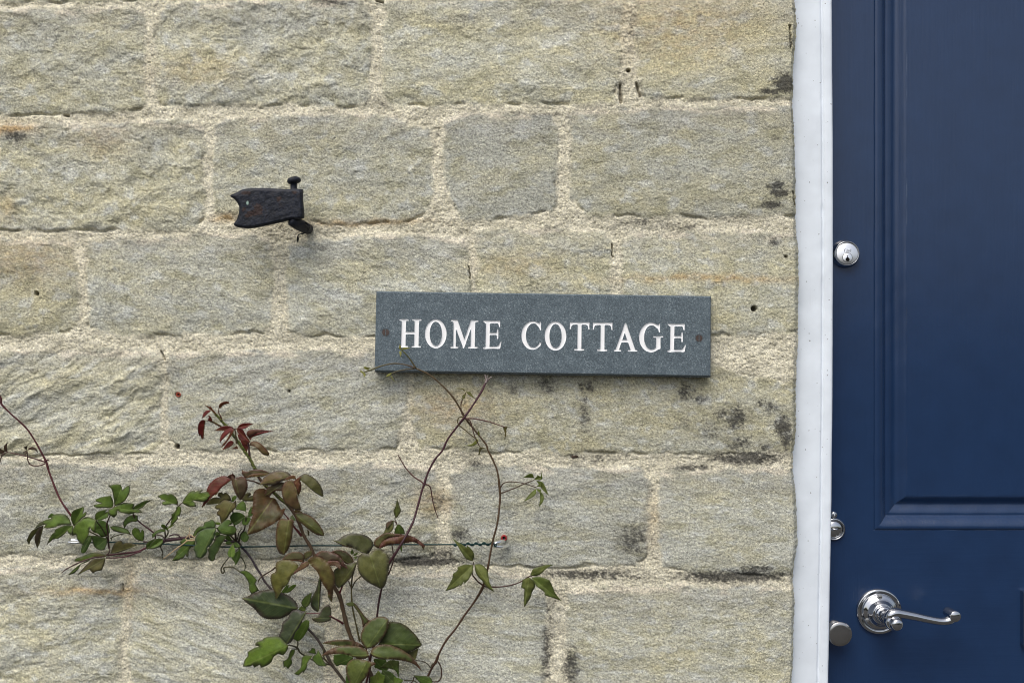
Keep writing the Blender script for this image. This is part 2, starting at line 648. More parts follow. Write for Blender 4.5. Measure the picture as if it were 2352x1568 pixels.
# stones: outline (reference pixels), tooling angle (deg), tint (0 grey .. 1 buff), roughness of tooling
E_ = 1850
STONES = [
    ([(-330, 26), (0, 24), (200, 21), (320, 24), (336, 60), (334, 150), (331, 225), (322, 248), (250, 262), (120, 266), (-330, 268)], 4, .45, 1.0),
    ([(372, 22), (420, 8), (600, 3), (830, 2), (852, 30), (852, 120), (846, 190), (838, 236), (800, 246), (640, 240), (500, 238), (440, 240), (366, 244), (356, 200), (360, 90)], 2, .4, 1.1),
    ([(884, 8), (920, -4), (1150, -8), (1400, -6), (1428, 16), (1424, 100), (1420, 190), (1414, 232), (1330, 240), (1150, 240), (1000, 244), (892, 241), (880, 200), (882, 90)], -2, .5, .8),
    ([(1463, 2), (1500, -8), (E_, -6), (E_, 222), (1700, 228), (1560, 224), (1480, 222), (1468, 180), (1462, 90)], -6, .75, .5),
    ([(-330, 292), (0, 292), (60, 288), (100, 283), (200, 286), (300, 280), (440, 278), (468, 296), (470, 400), (466, 500), (452, 524), (250, 526), (0, 527), (-330, 528)], 8, .55, 1.1),
    ([(498, 300), (520, 276), (640, 268), (800, 262), (900, 268), (985, 300), (996, 340), (992, 440), (978, 492), (930, 508), (850, 514), (720, 510), (560, 500), (492, 488), (490, 400)], -5, .35, .75),
    ([(1020, 278), (1060, 264), (1200, 260), (1268, 266), (1280, 300), (1276, 400), (1276, 470), (1270, 484), (1180, 498), (1070, 506), (1048, 495), (1034, 450), (1022, 380)], -3, .2, .45),
    ([(1310, 268), (1360, 250), (1500, 248), (1640, 246), (E_, 244), (E_, 492), (1620, 497), (1480, 497), (1352, 491), (1316, 455), (1306, 390), (1310, 330)], -4, .4, .6),
    ([(-330, 556), (0, 552), (120, 550), (170, 558), (178, 640), (174, 740), (150, 768), (0, 770), (-330, 770)], -12, .75, .7),
    ([(204, 556), (300, 552), (420, 540), (560, 536), (616, 550), (626, 620), (624, 740), (600, 766), (420, 768), (260, 766), (206, 752), (200, 650)], 10, .3, .75),
    ([(662, 566), (720, 552), (850, 545), (1000, 542), (1074, 552), (1082, 640), (1076, 740), (1060, 772), (900, 775), (720, 770), (668, 758), (658, 660)], 14, .3, .9),
    ([(1096, 536), (1150, 526), (1280, 524), (1390, 530), (1406, 570), (1400, 660), (1404, 750), (1380, 772), (1200, 774), (1108, 766), (1094, 660)], 6, .55, .7),
    ([(1432, 552), (1470, 538), (1640, 534), (E_, 536), (E_, 756), (1740, 764), (1600, 764), (1452, 768), (1434, 740), (1430, 640)], 3, .5, .5),
    ([(-330, 806), (0, 806), (160, 808), (330, 802), (364, 816), (372, 900), (368, 1000), (352, 1038), (180, 1044), (0, 1046), (-330, 1046)], -24, .45, 1.3),
    ([(390, 822), (430, 812), (600, 806), (800, 804), (930, 806), (936, 900), (926, 980), (912, 1030), (760, 1034), (560, 1030), (420, 1034), (394, 1012), (386, 900)], -14, .15, .7),
    ([(950, 840), (980, 818), (1200, 810), (1480, 806), (1610, 816), (1660, 850), (1760, 872), (E_, 880), (E_, 1032), (1700, 1040), (1480, 1040), (1260, 1038), (1060, 1034), (962, 1024), (944, 960)], 6, .6, .6),
    ([(-330, 1060), (0, 1058), (180, 1066), (330, 1072), (520, 1068), (700, 1064), (900, 1066), (1000, 1070), (1008, 1130), (1002, 1240), (990, 1280), (900, 1286), (700, 1284), (400, 1282), (200, 1272), (0, 1266), (-330, 1262)], -8, .2, .7),
    ([(1038, 1084), (1080, 1070), (1280, 1068), (1470, 1074), (1488, 1110), (1486, 1200), (1484, 1280), (1460, 1296), (1260, 1300), (1080, 1296), (1042, 1280), (1030, 1180)], 3, .1, .6),
    ([(1516, 1090), (1560, 1078), (1700, 1076), (E_, 1078), (E_, 1312), (1700, 1316), (1560, 1312), (1520, 1296), (1510, 1200)], 2, .2, .45),
    ([(-330, 1302), (0, 1300), (180, 1304), (262, 1310), (279, 1340), (278, 1450), (276, 1580), (270, 1640), (-330, 1640)], -6, .45, .9),
    ([(304, 1334), (330, 1316), (480, 1312), (640, 1314), (728, 1318), (746, 1350), (742, 1500), (738, 1640), (304, 1640), (300, 1500)], 20, .2, .8),
    ([(792, 1330), (830, 1316), (1000, 1314), (1200, 1318), (1240, 1340), (1256, 1380), (1252, 1500), (1248, 1640), (786, 1640), (786, 1480)], 4, .05, .5),
    ([(1306, 1364), (1350, 1347), (1500, 1344), (E_, 1346), (E_, 1640), (1310, 1640), (1302, 1500)], 0, .35, .5),
    # course above the picture
    ([(-330, -250), (300, -250), (340, -220), (342, -30), (320, -2), (150, 4), (-330, 4)], 3, .5, .9),
    ([(372, -240), (800, -244), (846, -200), (850, -40), (820, -16), (600, -14), (390, -8), (366, -40)], 3, .4, .9),
    ([(890, -240), (1600, -244), (E_, -240), (E_, -34), (1300, -28), (900, -28)], 0, .5, .7),
]


def extra_stones():
    r = random.Random(3)
    out = []
    # beyond the left border of the picture
    for y0, y1 in ((26, 266), (292, 526), (556, 770), (806, 1044), (1062, 1264), (1304, 1640)):
        x = -372.0
        while x > -3600:
            w = r.uniform(300, 560)
            out.append((([(x - w, y0), (x, y0), (x, y1), (x - w, y1)]), r.uniform(-12, 12), r.uniform(.1, .7), .8))
            x -= w + 34
    # courses above and below, and the wall on the other side of the door
    y = -276.0
    while y > -2500:
        h = r.uniform(215, 262)
        x = -3600.0
        while x < 6200:
            w = r.uniform(300, 600)
            out.append(([(x, y - h), (x + w, y - h), (x + w, y), (x, y)], r.uniform(-10, 10), r.uniform(.1, .7), .8))
            x += w + 34
        y -= h + 30
    y = 1672.0
    while y < 3400:
        h = r.uniform(215, 262)
        x = -3600.0
        while x < 1850:
            w = r.uniform(300, 600)
            if x + w > 1700: w = 1850 - x
            out.append(([(x, y), (x + w, y), (x + w, y + h), (x, y + h)], r.uniform(-10, 10), r.uniform(.1, .7), .8))
            x += w + 34
        y += h + 30
    y = -240.0
    while y < 3400:
        h = r.uniform(215, 262)
        x = 3390.0
        while x < 6200:
            w = r.uniform(300, 600)
            out.append(([(x, y), (x + w, y), (x + w, y + h), (x, y + h)], r.uniform(-10, 10), r.uniform(.1, .7), .8))
            x += w + 34
        y += h + 30
    return out


STAINS = [  # x, y, rx, ry, strength
    (1803, 192, 20, 17, 1.6), (1768, 212, 24, 6, 1.2), (1783, 428, 15, 7, 1.4), (1788, 444, 15, 8, 1.4), (1770, 471, 22, 8, 1.2),
    (1778, 318, 8, 6, .8), (1802, 38, 10, 7, .5), (1604, 38, 6, 4, .8), (1815, 100, 10, 16, .7), (1575, 900, 22, 22, .8), (1610, 918, 14, 10, .8), (1350, 888, 18, 12, .9),
    (1342, 950, 11, 42, .75), (1256, 882, 22, 20, .75), (1180, 893, 14, 12, .7), (1110, 880, 24, 8, .4), (1690, 960, 20, 24, 1.0), (1632, 990, 22, 20, .6), (1575, 970, 18, 14, .5),
    (1796, 978, 14, 22, 1.2), (1806, 1012, 12, 22, 1.0), (1770, 935, 14, 10, .9), (1745, 925, 10, 8, .8), (1655, 950, 16, 16, .7), (1695, 1018, 28, 16, .8), (1755, 1028, 22, 10, .7),
    (1715, 1052, 70, 12, 1.2), (1590, 1073, 46, 7, .9), (1380, 1052, 70, 12, .6), (1320, 1048, 20, 6, .7), (1090, 1064, 18, 9, .8), (975, 1288, 66, 9, 1.35), (1012, 1276, 30, 20, .9), (1060, 1226, 22, 16, .8),
    (1452, 1238, 44, 38, .75), (1350, 1318, 120, 11, .85), (1430, 1322, 80, 10, .7), (1256, 1500, 12, 70, .8), (1312, 1530, 18, 46, .9), (1262, 1400, 8, 44, .6), (1690, 1322, 110, 12, 1.15),
    (1740, 1306, 40, 10, .9), (40, 314, 24, 13, .9), (345, 345, 9, 7, .7), (770, 8, 50, 11, .8), (1290, 664, 120, 12, .5), (1240, 262, 70, 7, .6), (1470, 512, 60, 12, .6), (1560, 520, 80, 12, .55),
    (1000, 310, 12, 8, .6), (880, 240, 16, 12, .6), (1420, 200, 16, 18, .5), (1455, 60, 14, 30, .6), (1010, 1150, 18, 20, .6), (940, 1110, 40, 12, .35), (1340, 150, 30, 16, .3), (400, 850, 20, 22, .5), (395, 870, 12, 12, .5),
    (330, 560, 40, 10, .4), (1790, 545, 60, 8, .5), (1650, 500, 90, 7, .5), (1775, 556, 12, 9, .9), (1690, 760, 60, 6, .45), (1640, 655, 26, 8, .5), (930, 1010, 30, 10, .4), (1100, 540, 60, 8, .35), (960, 545, 70, 8, .4),
    (720, 275, 100, 9, .35), (1700, 260, 60, 12, .35), (290, 262, 30, 10, .4), (320, 245, 22, 10, .4), (1420, 1360, 30, 10, .4),
]
ORANGE = [(1640, 640, 200, 9, .7), (20, 295, 60, 16, 1.0), (1040, 935, 90, 36, .45), (230, 1355, 120, 9, .7), (60, 600, 110, 50, .35), (1180, 610, 90, 30, .3), (20, 480, 20, 30, .4),
          (1000, 1150, 40, 30, .6), (520, 500, 40, 9, .8), (1560, 60, 200, 90, .35), (240, 320, 60, 40, .3), (450, 165, 120, 40, .25), (300, 1350, 14, 50, .4), (820, 510, 150, 8, .6), (1500, 1190, 20, 60, .3)]
HOLES = [(86, 674, 5.0), (1731, 709, 6.5), (1443, 163, 4.2), (666, 898, 2.5), (408, 1025, 6), (1802, 590, 2.5), (410, 906, 5.0), (1157.7, 1235.3, 5.0)]
CRACKS = [((1424, 196), (1426, 236), 3.6), ((1462, 192), (1470, 222), 2.6), ((866, 2), (880, 6), 3), ((150, 266), (160, 267), 2.4),
          ((368, 806), (380, 826), 2.2), ((1077, 612), (1080, 640), 1.4), ((1404, 560), (1408, 590), 1.3), ((1812, 60), (1816, 110), 1.3), ((1822, 440), (1827, 470), 1.3), ((282, 1340), (284, 1356), 1.5)]


def mortar_bits(U, V):
    return .9 * fbm(U / 26, V / 22, 3, 31) + .55 * np.abs(fbm(U / 8, V / 7, 3, 33)) * 2 - .3


def wall_fields(U, V):
    n = U.shape
    wU = U + 7 * pn(U / 80, V / 80, 1) + 5 * pn(U / 30, V / 30, 2) + 2.6 * pn(U / 11, V / 11, 3) + 1.1 * pn(U / 5, V / 5, 18)
    wV = V + 7 * pn(U / 80, V / 80, 4) + 5 * pn(U / 34, V / 30, 5) + 2.4 * pn(U / 13, V / 10, 6) + 1.1 * pn(U / 5, V / 5, 19)
    sd = np.full(n, 60, np.float32)
    rel = np.zeros(n, np.float32)        # vertical position inside the stone, -1 top .. 1 bottom
    tint = np.full(n, .4, np.float32)
    rgh = np.full(n, .7, np.float32)
    ca = np.ones(n, np.float32); sa = np.zeros(n, np.float32)
    sid = np.zeros(n, np.float32)
    ulim = (U[:, 0].min() if False else U.min(), U.max())
    for k, (P, ang, tn, rg) in enumerate(STONES + extra_stones()):
        xs = [p[0] for p in P]; ys = [p[1] for p in P]
        x0, x1, y0, y1 = min(xs) - 45, max(xs) + 45, min(ys) - 45, max(ys) + 45
        c0, c1 = np.searchsorted(Ucols, x0), np.searchsorted(Ucols, x1)
        r0, r1 = np.searchsorted(Vrows, y0), np.searchsorted(Vrows, y1)
        if c0 >= c1 or r0 >= r1: continue
        sl = (slice(r0, r1), slice(c0, c1))
        d = poly_sd(wU[sl], wV[sl], P)
        # soften the corners
        b = d < sd[sl]
        def put(arr, val):
            a = arr[sl]; a[b] = val[b] if isinstance(val, np.ndarray) else val
        cy = .5 * (min(ys) + max(ys)); hy = .5 * (max(ys) - min(ys))
        put(rel, ((V[sl] - cy) / hy).astype(np.float32))
        put(tint, tn); put(rgh, rg); put(sid, k * 1.37)
        a_ = math.radians(ang)
        put(ca, math.cos(a_)); put(sa, math.sin(a_))
        put(sd, d.astype(np.float32))
    e = sst(-11, 9, -sd + 4 * pn(U / 40, V / 30, 20))                              # 1 on stone
    uu = U * ca + V * sa + sid * 211
    vv = -U * sa + V * ca + sid * 137
    # split, flaky sandstone face: scattered scoops and small ledges on a granular ground
    scl = 1 + .30 * np.sin(sid * 3.3)             # each block was tooled differently
    uu = uu / scl; vv = vv / (1 + .30 * np.sin(sid * 4.7 + 1)); rgh = rgh ** 1.5
    du = uu + 16 * pn(U / 34, V / 34, 38); dv = vv + 9 * pn(U / 30, V / 26, 39)
    f = fbm(du / 125, dv / 62, 4, 40, .5)
    q = f * 6 + .40 * fbm(du / 38, dv / 24, 2, 44)
    fl = np.floor(q); fr_ = q - fl
    ter = (fl + sst(.0, .22, fr_) * .8 + .2 * fr_) / 6
    lm = sst(-.12, .38, pn(U / 75, V / 55, 46))
    ter = ter * lm + f * (1 - lm)
    bil = np.abs(fbm(du / 40, dv / 19, 2, 50)) * 2
    bil2 = np.abs(fbm(du / 17, dv / 10, 2, 57)) * 2
    ripm = sst(-.35, .3, pn(U / 130, V / 100, 53))
    stone = 2.3 + 1.3 * sst(2, 45, -sd) + rgh * (3.3 * ter + 1.6 * f + .95 * ripm * bil + .10 * bil2)
    stone = stone + (.62 + .5 * sst(-.3, .4, pn(U / 70, V / 50, 61))) * .50 * fbm(U / 10, V / 8, 3, 60, .7) + 1.4 * pn(U / 120, V / 120, 63) + .55 * pn(U / 4.3, V / 3.9, 64)
    mort = .9 + 1.5 * fbm(U / 24, V / 18, 3, 31) + 1.1 * fbm(U / 8, V / 7, 3, 33, .7) + .5 * pn(U / 3.9, V / 3.7, 67)
    mort = mort + 1.8 * pn(U / 90, V / 60, 69)
    h = mort * (1 - e) + stone * e
    # open joint under many stones
    und = sst(.62, .86, rel) * np.exp(-((sd - 1.5) / 3.2) ** 2) * sst(-.1, .45, pn(U / 55, V / 30, 71))
    h = h - 4.2 * und
    sidec = sst(.9, .5, np.abs(rel)) * np.exp(-((sd - 1.0) / 2.4) ** 2) * sst(.1, .5, pn(U / 40, V / 50, 73))
    h = h - 1.8 * sidec
    # pits in the mortar and a few in the stone
    pit = sst(.52, .70, pn(U / 6.0, V / 5.0, 76)) * (1 - .8 * e)
    h = h - 1.8 * pit
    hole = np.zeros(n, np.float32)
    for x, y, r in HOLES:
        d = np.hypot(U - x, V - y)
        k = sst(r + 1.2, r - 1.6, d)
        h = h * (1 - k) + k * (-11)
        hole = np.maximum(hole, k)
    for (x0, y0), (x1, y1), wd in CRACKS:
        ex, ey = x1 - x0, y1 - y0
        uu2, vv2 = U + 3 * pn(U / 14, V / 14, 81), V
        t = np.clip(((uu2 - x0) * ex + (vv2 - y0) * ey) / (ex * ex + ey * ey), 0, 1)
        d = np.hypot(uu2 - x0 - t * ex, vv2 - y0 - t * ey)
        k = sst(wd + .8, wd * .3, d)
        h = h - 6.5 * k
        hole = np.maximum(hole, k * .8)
    # --- colour (albedo)
    buff = np.array([.482, .452, .304]); grey = np.array([.440, .442, .378]); pale = np.array([.545, .562, .530])
    olive = np.array([.330, .318, .215]); mc = np.array([.685, .645, .510]); mc2 = np.array([.54, .505, .385])
    lf = fbm(U / 130, V / 80, 4, 90) + .45 * fbm(uu / 40, vv / 16, 3, 93)
    w = np.clip(tint + .95 * lf, 0, 1)[..., None]
    col = grey * (1 - w) + buff * w
    pm = (sst(.06, .42, fbm(uu / 46, vv / 26, 4, 96)) * .55)[..., None]
    col = col * (1 - pm) + pale * pm
    om = (sst(.04, .42, fbm(uu / 62, vv / 30, 4, 99)) * .62)[..., None]
    col = col * (1 - om) + olive * om
    col = col * (1 + .09 * np.sin(sid * 5.1))[..., None]
    gm = (sst(.35, .75, -rel + .55 * fbm(U / 60, V / 20, 3, 103)) * .30)[..., None]
    col = col * (1 - gm) + np.array([.27, .265, .245]) * gm
    wm = np.clip(.5 + 1.1 * fbm(U / 50, V / 40, 4, 106), 0, 1)[..., None]
    mcol = mc * wm + mc2 * (1 - wm)
    es = sst(-7, 6, -sd + 7 * fbm(U / 22, V / 15, 3, 109))[..., None]
    col = mcol * (1 - es) + col * es
    # patchy paler tone along upper arrises
    ls = (sst(-.6, -.95, rel) * np.exp(-((sd + 6) / 9.0) ** 2) * sst(-.1, .3, pn(U / 60, V / 20, 112)) * .8)[..., None]
    col = col * (1 - ls) + np.array([.66, .60, .48]) * ls
    for x, y, rx, ry, s in ORANGE:
        k = np.exp(-(((U - x) / rx) ** 2 + ((V - y - 8 * pn(U / 60, V / 60, 115)) / ry) ** 2))
        k = (np.clip(k * s * (.7 + .9 * fbm(U / 24, V / 14, 3, 118)), 0, .75))[..., None]
        col = col * (1 - k) + np.array([.46, .295, .115]) * k
    stn = np.zeros(n, np.float32)
    nz = fbm(U / 16, V / 13, 3, 121, .65) * .6 + .75 * fbm(U / 6, V / 5, 3, 122, .8)
    for x, y, rx, ry, s in STAINS:
        q2 = ((U - x + 6 * pn(U / 14, V / 14, 123)) / (rx * 1.4)) ** 2 + ((V - y) / (ry * 1.4)) ** 2
        stn = np.maximum(stn, np.exp(-q2) * s)
    st = np.clip(sst(.22, .80, stn * .85 + .85 * nz) * np.clip(stn * 1.6, 0, .88), 0, .88)
    st = np.maximum(st, .30 * np.clip(stn, 0, 1))
    # scattered small lichen specks all over, more towards the lower right
    sp = sst(.62, .8, fbm(U / 11, V / 8, 4, 125, .7) + .22 * np.clip((U - 900) / 900, -1, 1) * np.clip((V - 500) / 500, -1, 1)) * .6
    jd = np.exp(-((sd - 1) / 6.0) ** 2) * sst(.05, .5, fbm(U / 70, V / 30, 4, 133)) * sst(700, 1500, U + .5 * (V - 500)) * .78
    jd = jd * np.clip(.5 + 1.3 * fbm(U / 6, V / 5, 3, 134, .8), 0, 1)
    st = np.maximum(np.maximum(st, jd), sp)[..., None]
    col = col * (1 - st) + np.array([.045, .044, .042]) * st
    # sandy fine variation
    fg = 1 + .42 * fbm(U / 4.2, V / 3.4, 2, 130)[..., None] + .25 * fbm(U / 12, V / 8, 3, 131)[..., None]
    col = col * fg
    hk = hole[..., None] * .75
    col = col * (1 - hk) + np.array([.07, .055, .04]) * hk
    return h * .001, np.clip(col, .01, .95)


# non-uniform grid: fine where the picture looks, coarser beyond
def axis(a0, a1, f0, f1, step, grow=1.10, cap=11):
    mid = list(np.arange(f0, f1 + step * .5, step))
    lo, x, s = [], f0, step
    while x > a0:
        s = min(s * grow, cap); x -= s; lo.append(max(x, a0))
    hi, x, s = [], mid[-1], step
    while x < a1:
        s = min(s * grow, cap); x += s; hi.append(min(x, a1))
    return np.array(lo[::-1] + mid + hi)


WALL_R = 1830.0
UL = axis(-3000, WALL_R, -24, WALL_R, 1.9)
UL = UL[UL <= WALL_R]
if UL[-1] < WALL_R - .2: UL = np.append(UL, WALL_R)
DOOR_R = 3395.0
UR = axis(DOOR_R, 5200, DOOR_R, DOOR_R + 10, 6, 1.2, 12)
UM = np.arange(WALL_R + 24, DOOR_R - 5, 24.0)
TOPV = -1010.0
Ucols = np.concatenate([UL, UM, UR])
VB = CY + ZC / S
VT = CY - (2.75 - ZC) / S
Vrows = axis(VT, VB, -24, 1592, 1.9)
Vrows = np.unique(np.round(np.append(Vrows, TOPV), 3))


def stone_wall():
    U, V = np.meshgrid(Ucols.astype(np.float32), Vrows.astype(np.float32))
    h, col = wall_fields(U, V)
    # ragged vertical arris against the door frame, rounded off
    ey = np.interp(Vrows, [p[0] for p in EDGE], [p[1] for p in EDGE]) + 1.6 * pn(Vrows / 9, Vrows * 0, 140) + .8 * pn(Vrows / 4, Vrows * 0, 141)
    ramp_ = np.clip((Ucols - (WALL_R - 40)) / 40, 0, 1)
    ramp_[Ucols > WALL_R + 1] = 0
    X = U + ramp_[None, :] * (ey - WALL_R)[:, None]
    nearr = sst(15, 0, np.abs(WALL_R - Ucols))[None, :]
    nearl = sst(40, 0, np.abs(DOOR_R - Ucols))[None, :]
    h = h - .0075 * nearr ** 2 - .006 * nearl ** 2
    nr, nc = U.shape
    P = np.stack([(X - CX) * S, -h, ZC - (V - CY) * S], -1)
    idx = np.arange(nr * nc).reshape(nr, nc)
    q = np.stack([idx[:-1, :-1], idx[1:, :-1], idx[1:, 1:], idx[:-1, 1:]], -1)
    ucen = .5 * (Ucols[:-1] + Ucols[1:]); vcen = .5 * (Vrows[:-1] + Vrows[1:])
    hole = ((ucen > WALL_R) & (ucen < DOOR_R))[None, :] & (vcen > TOPV)[:, None]
    quads = q[~hole]
    # reveals: the arrises return into the wall
    extraV, extraC, extraQ = [], [], []
    base = nr * nc
    jl = int(np.argmin(np.abs(Ucols - WALL_R))); jr = int(np.argmin(np.abs(Ucols - DOOR_R)))
    rt = int(np.argmin(np.abs(Vrows - TOPV)))
    for j, flip in ((jl, False), (jr, True)):
        rows = np.arange(rt, nr)
        prev = idx[rows, j]
        for dy in (.006, .03, .11):
            v = P[rows, j].copy(); v[:, 1] = v[:, 1] * (.5 if dy < .01 else 0) + dy
            v[:, 0] += (.001 if not flip else -.001) * pn(Vrows[rows] / 6, Vrows[rows] * 0 + dy * 50, 143)
            cur = base + np.arange(len(rows)); base += len(rows)
            extraV.append(v); extraC.append(col[rows, j])
            a = np.stack([prev[:-1], prev[1:], cur[1:], cur[:-1]], -1)
            extraQ.append(a if not flip else a[:, ::-1])
            prev = cur
    cols_ = np.arange(jl, jr + 1)
    prev = idx[rt, cols_]
    for dy in (.03, .11):
        v = P[rt, cols_].copy(); v[:, 1] = dy
        cur = base + np.arange(len(cols_)); base += len(cols_)
        extraV.append(v); extraC.append(col[rt, cols_])
        extraQ.append(np.stack([prev[:-1], cur[:-1], cur[1:], prev[1:]], -1)[:, ::-1])
        prev = cur
    Vv = np.concatenate([P.reshape(-1, 3)] + extraV)
    Cc = np.concatenate([col.reshape(-1, 3)] + extraC)
    Q = np.concatenate([quads] + extraQ)
    used = np.zeros(len(Vv), bool); used[Q.ravel()] = True
    remap = np.cumsum(used) - 1
    o = np_mesh('stone_wall', Vv[used], remap[Q], None, M_STONE, None, Cc[used])
    tag(o, 'weathered buff sandstone block wall with wide pale mortar joints', 'wall')
    return h


WALLH = stone_wall()


def wall_d(px, py):
    i = int(np.clip(np.searchsorted(Vrows, py), 0, len(Vrows) - 1)); j = int(np.clip(np.searchsorted(Ucols, px), 0, len(Ucols) - 1))
    return float(WALLH[i, j])


# ------------------------------------------------------------------ house sign
def sd_box(U, V, x0, y0, x1, y1):
    return poly_sd(U, V, [(x0, y0), (x1, y0), (x1, y1), (x0, y1)])


def sd_cap(U, V, ax, ay, bx, by, r):
    ex, ey = bx - ax, by - ay
    t = np.clip(((U - ax) * ex + (V - ay) * ey) / (ex * ex + ey * ey + 1e-9), 0, 1)
    return np.hypot(U - ax - t * ex, V - ay - t * ey) - r


def sd_ell(U, V, cx, cy, rx, ry):
    x, y = (U - cx) / rx, (V - cy) / ry
    k0 = np.hypot(x, y) + 1e-6
    k1 = np.hypot(x / rx, y / ry) + 1e-9
    return k0 * (k0 - 1) / k1


def smin(a, b, k):
    h = np.clip(.5 + .5 * (b - a) / k, 0, 1)
    return b + (a - b) * h - k * h * (1 - h)


def letters(U, V):
    out = np.full(U.shape, 1e3, np.float32)

    def scope(reg, x0, y0, x1, y1, fn):
        ox, oy, k = REG[reg]
        X, Y = (U - ox) / k, (V - oy) / k
        m = (X > x0) & (X < x1) & (Y > y0) & (Y < y1)
        rr = np.where(m.any(1))[0]; cc = np.where(m.any(0))[0]
        sl = (slice(rr[0], rr[-1] + 1), slice(cc[0], cc[-1] + 1))
        d = fn(X[sl], Y[sl]) * k
        out[sl] = np.minimum(out[sl], d)
    K = 16

    def un(*a):
        r = a[0]
        for b in a[1:]: r = smin(r, b, K)
        return r

    def H(x, y):
        return un(poly_sd(x, y, [(499, 540), (565, 540), (556, 968), (488, 968)]), poly_sd(x, y, [(701, 540), (768, 540), (760, 970), (691, 970)]),
                  sd_box(x, y, 540, 735, 720, 767), sd_cap(x, y, 470, 546, 594, 546, 11), sd_cap(x, y, 672, 546, 796, 546, 11),
                  sd_cap(x, y, 458, 963, 586, 963, 11), sd_cap(x, y, 661, 965, 786, 965, 11))

    def O(cx, cy):
        return lambda x, y: np.maximum(sd_ell(x, y, cx, cy, 169, 226), -sd_ell(x, y, cx + 1, cy, 96, 190))

    def M(x, y):
        return un(poly_sd(x, y, [(1313, 556), (1349, 556), (1343, 978), (1305, 978)]), poly_sd(x, y, [(1298, 548), (1374, 548), (1498, 905), (1464, 990)]),
                  poly_sd(x, y, [(1456, 985), (1474, 868), (1582, 556), (1624, 560), (1478, 972)]), poly_sd(x, y, [(1586, 556), (1650, 556), (1641, 984), (1578, 984)]),
                  sd_cap(x, y, 1282, 558, 1350, 558, 11), sd_cap(x, y, 1600, 563, 1688, 564, 11), sd_cap(x, y, 1271, 974, 1375, 974, 11), sd_cap(x, y, 1546, 978, 1678, 978, 11))

    def E(dx, dy):
        def f(x, y):
            x = x - dx; y = y - dy
            return un(poly_sd(x, y, [(1819, 565), (1882, 565), (1873, 990), (1812, 990)]), sd_box(x, y, 1800, 562, 2034, 594),
                      poly_sd(x, y, [(1990, 566), (2040, 566), (2040, 655), (2028, 658), (2014, 615)]), sd_box(x, y, 1860, 749, 2004, 779),
                      sd_cap(x, y, 2001, 702, 2000, 832, 11), sd_box(x, y, 1800, 964, 2030, 994), poly_sd(x, y, [(1985, 968), (2020, 940), (2044, 890), (2062, 886), (2040, 993), (1990, 993)]),
                      sd_cap(x, y, 1786, 568, 1830, 570, 10), sd_cap(x, y, 1780, 986, 1820, 985, 10))
        return f

    def C(x, y):
        ring = np.maximum(sd_ell(x, y, 352, 553, 173, 222), -sd_ell(x, y, 368, 553, 119, 191))
        ring = np.maximum(ring, -sd_box(x, y, 398, 420, 900, 664))
        ring = np.maximum(ring, x - 488)
        ring = np.maximum(ring, -sd_box(x, y, 455, 300, 900, 480))
        return un(ring, poly_sd(x, y, [(420, 352), (462, 362), (468, 340), (484, 340), (486, 470), (473, 472), (455, 425), (420, 385)]))

    def T(dx, dy):
        def f(x, y):
            x = x - dx; y = y - dy
            return un(poly_sd(x, y, [(1061, 372), (1122, 372), (1118, 784), (1056, 784)]), sd_box(x, y, 944, 347, 1240, 382),
                      poly_sd(x, y, [(942, 350), (990, 378), (966, 400), (950, 456), (937, 456)]), poly_sd(x, y, [(1241, 350), (1196, 378), (1222, 408), (1232, 460), (1245, 460)]),
                      sd_cap(x, y, 1017, 776, 1152, 778, 12))
        return f

    def A(x, y):
        th = poly_sd(x, y, [(1803, 358), (1820, 358), (1968, 790), (1896, 790), (1795, 500)])
        tn = poly_sd(x, y, [(1803, 358), (1832, 420), (1798, 510), (1704, 788), (1652, 788)])
        return un(np.minimum(th, tn), sd_box(x, y, 1738, 624, 1856, 658), sd_cap(x, y, 1640, 790, 1730, 790, 11), sd_cap(x, y, 1858, 793, 1986, 794, 11))

    def G(x, y):
        ring = np.maximum(sd_ell(x, y, 1190, 820, 185, 230), -sd_ell(x, y, 1202, 820, 120, 193))
        ring = np.maximum(ring, -sd_box(x, y, 1248, 668, 1700, 975))
        ring = np.maximum(ring, x - 1340)
        ring = np.maximum(ring, -sd_box(x, y, 1300, 560, 1700, 760))
        return un(ring, poly_sd(x, y, [(1270, 618), (1308, 628), (1316, 606), (1331, 606), (1334, 738), (1320, 740), (1302, 690), (1268, 650)]),
                  poly_sd(x, y, [(1274, 822), (1340, 822), (1340, 996), (1270, 1014)]), sd_cap(x, y, 1238, 812, 1372, 810, 11))
    scope('L1', 430, 500, 840, 1010, H)
    scope('L1', 840, 500, 1230, 1020, O(1031, 762))
    scope('L1', 1240, 520, 1730, 1020, M)
    scope('L1', 1740, 530, 2100, 1030, E(0, 0))
    scope('L2', 150, 300, 520, 810, C)
    scope('L2', 520, 300, 910, 820, O(713, 562))
    scope('L2', 915, 315, 1275, 820, T(0, 0))
    scope('L2', 1275, 315, 1640, 830, T(361, 6))
    scope('L2', 1605, 320, 2020, 835, A)
    scope('L3', 980, 560, 1410, 1080, G)
    scope('L3', 1410, 570, 1790, 1090, E(-322, 49))
    return out


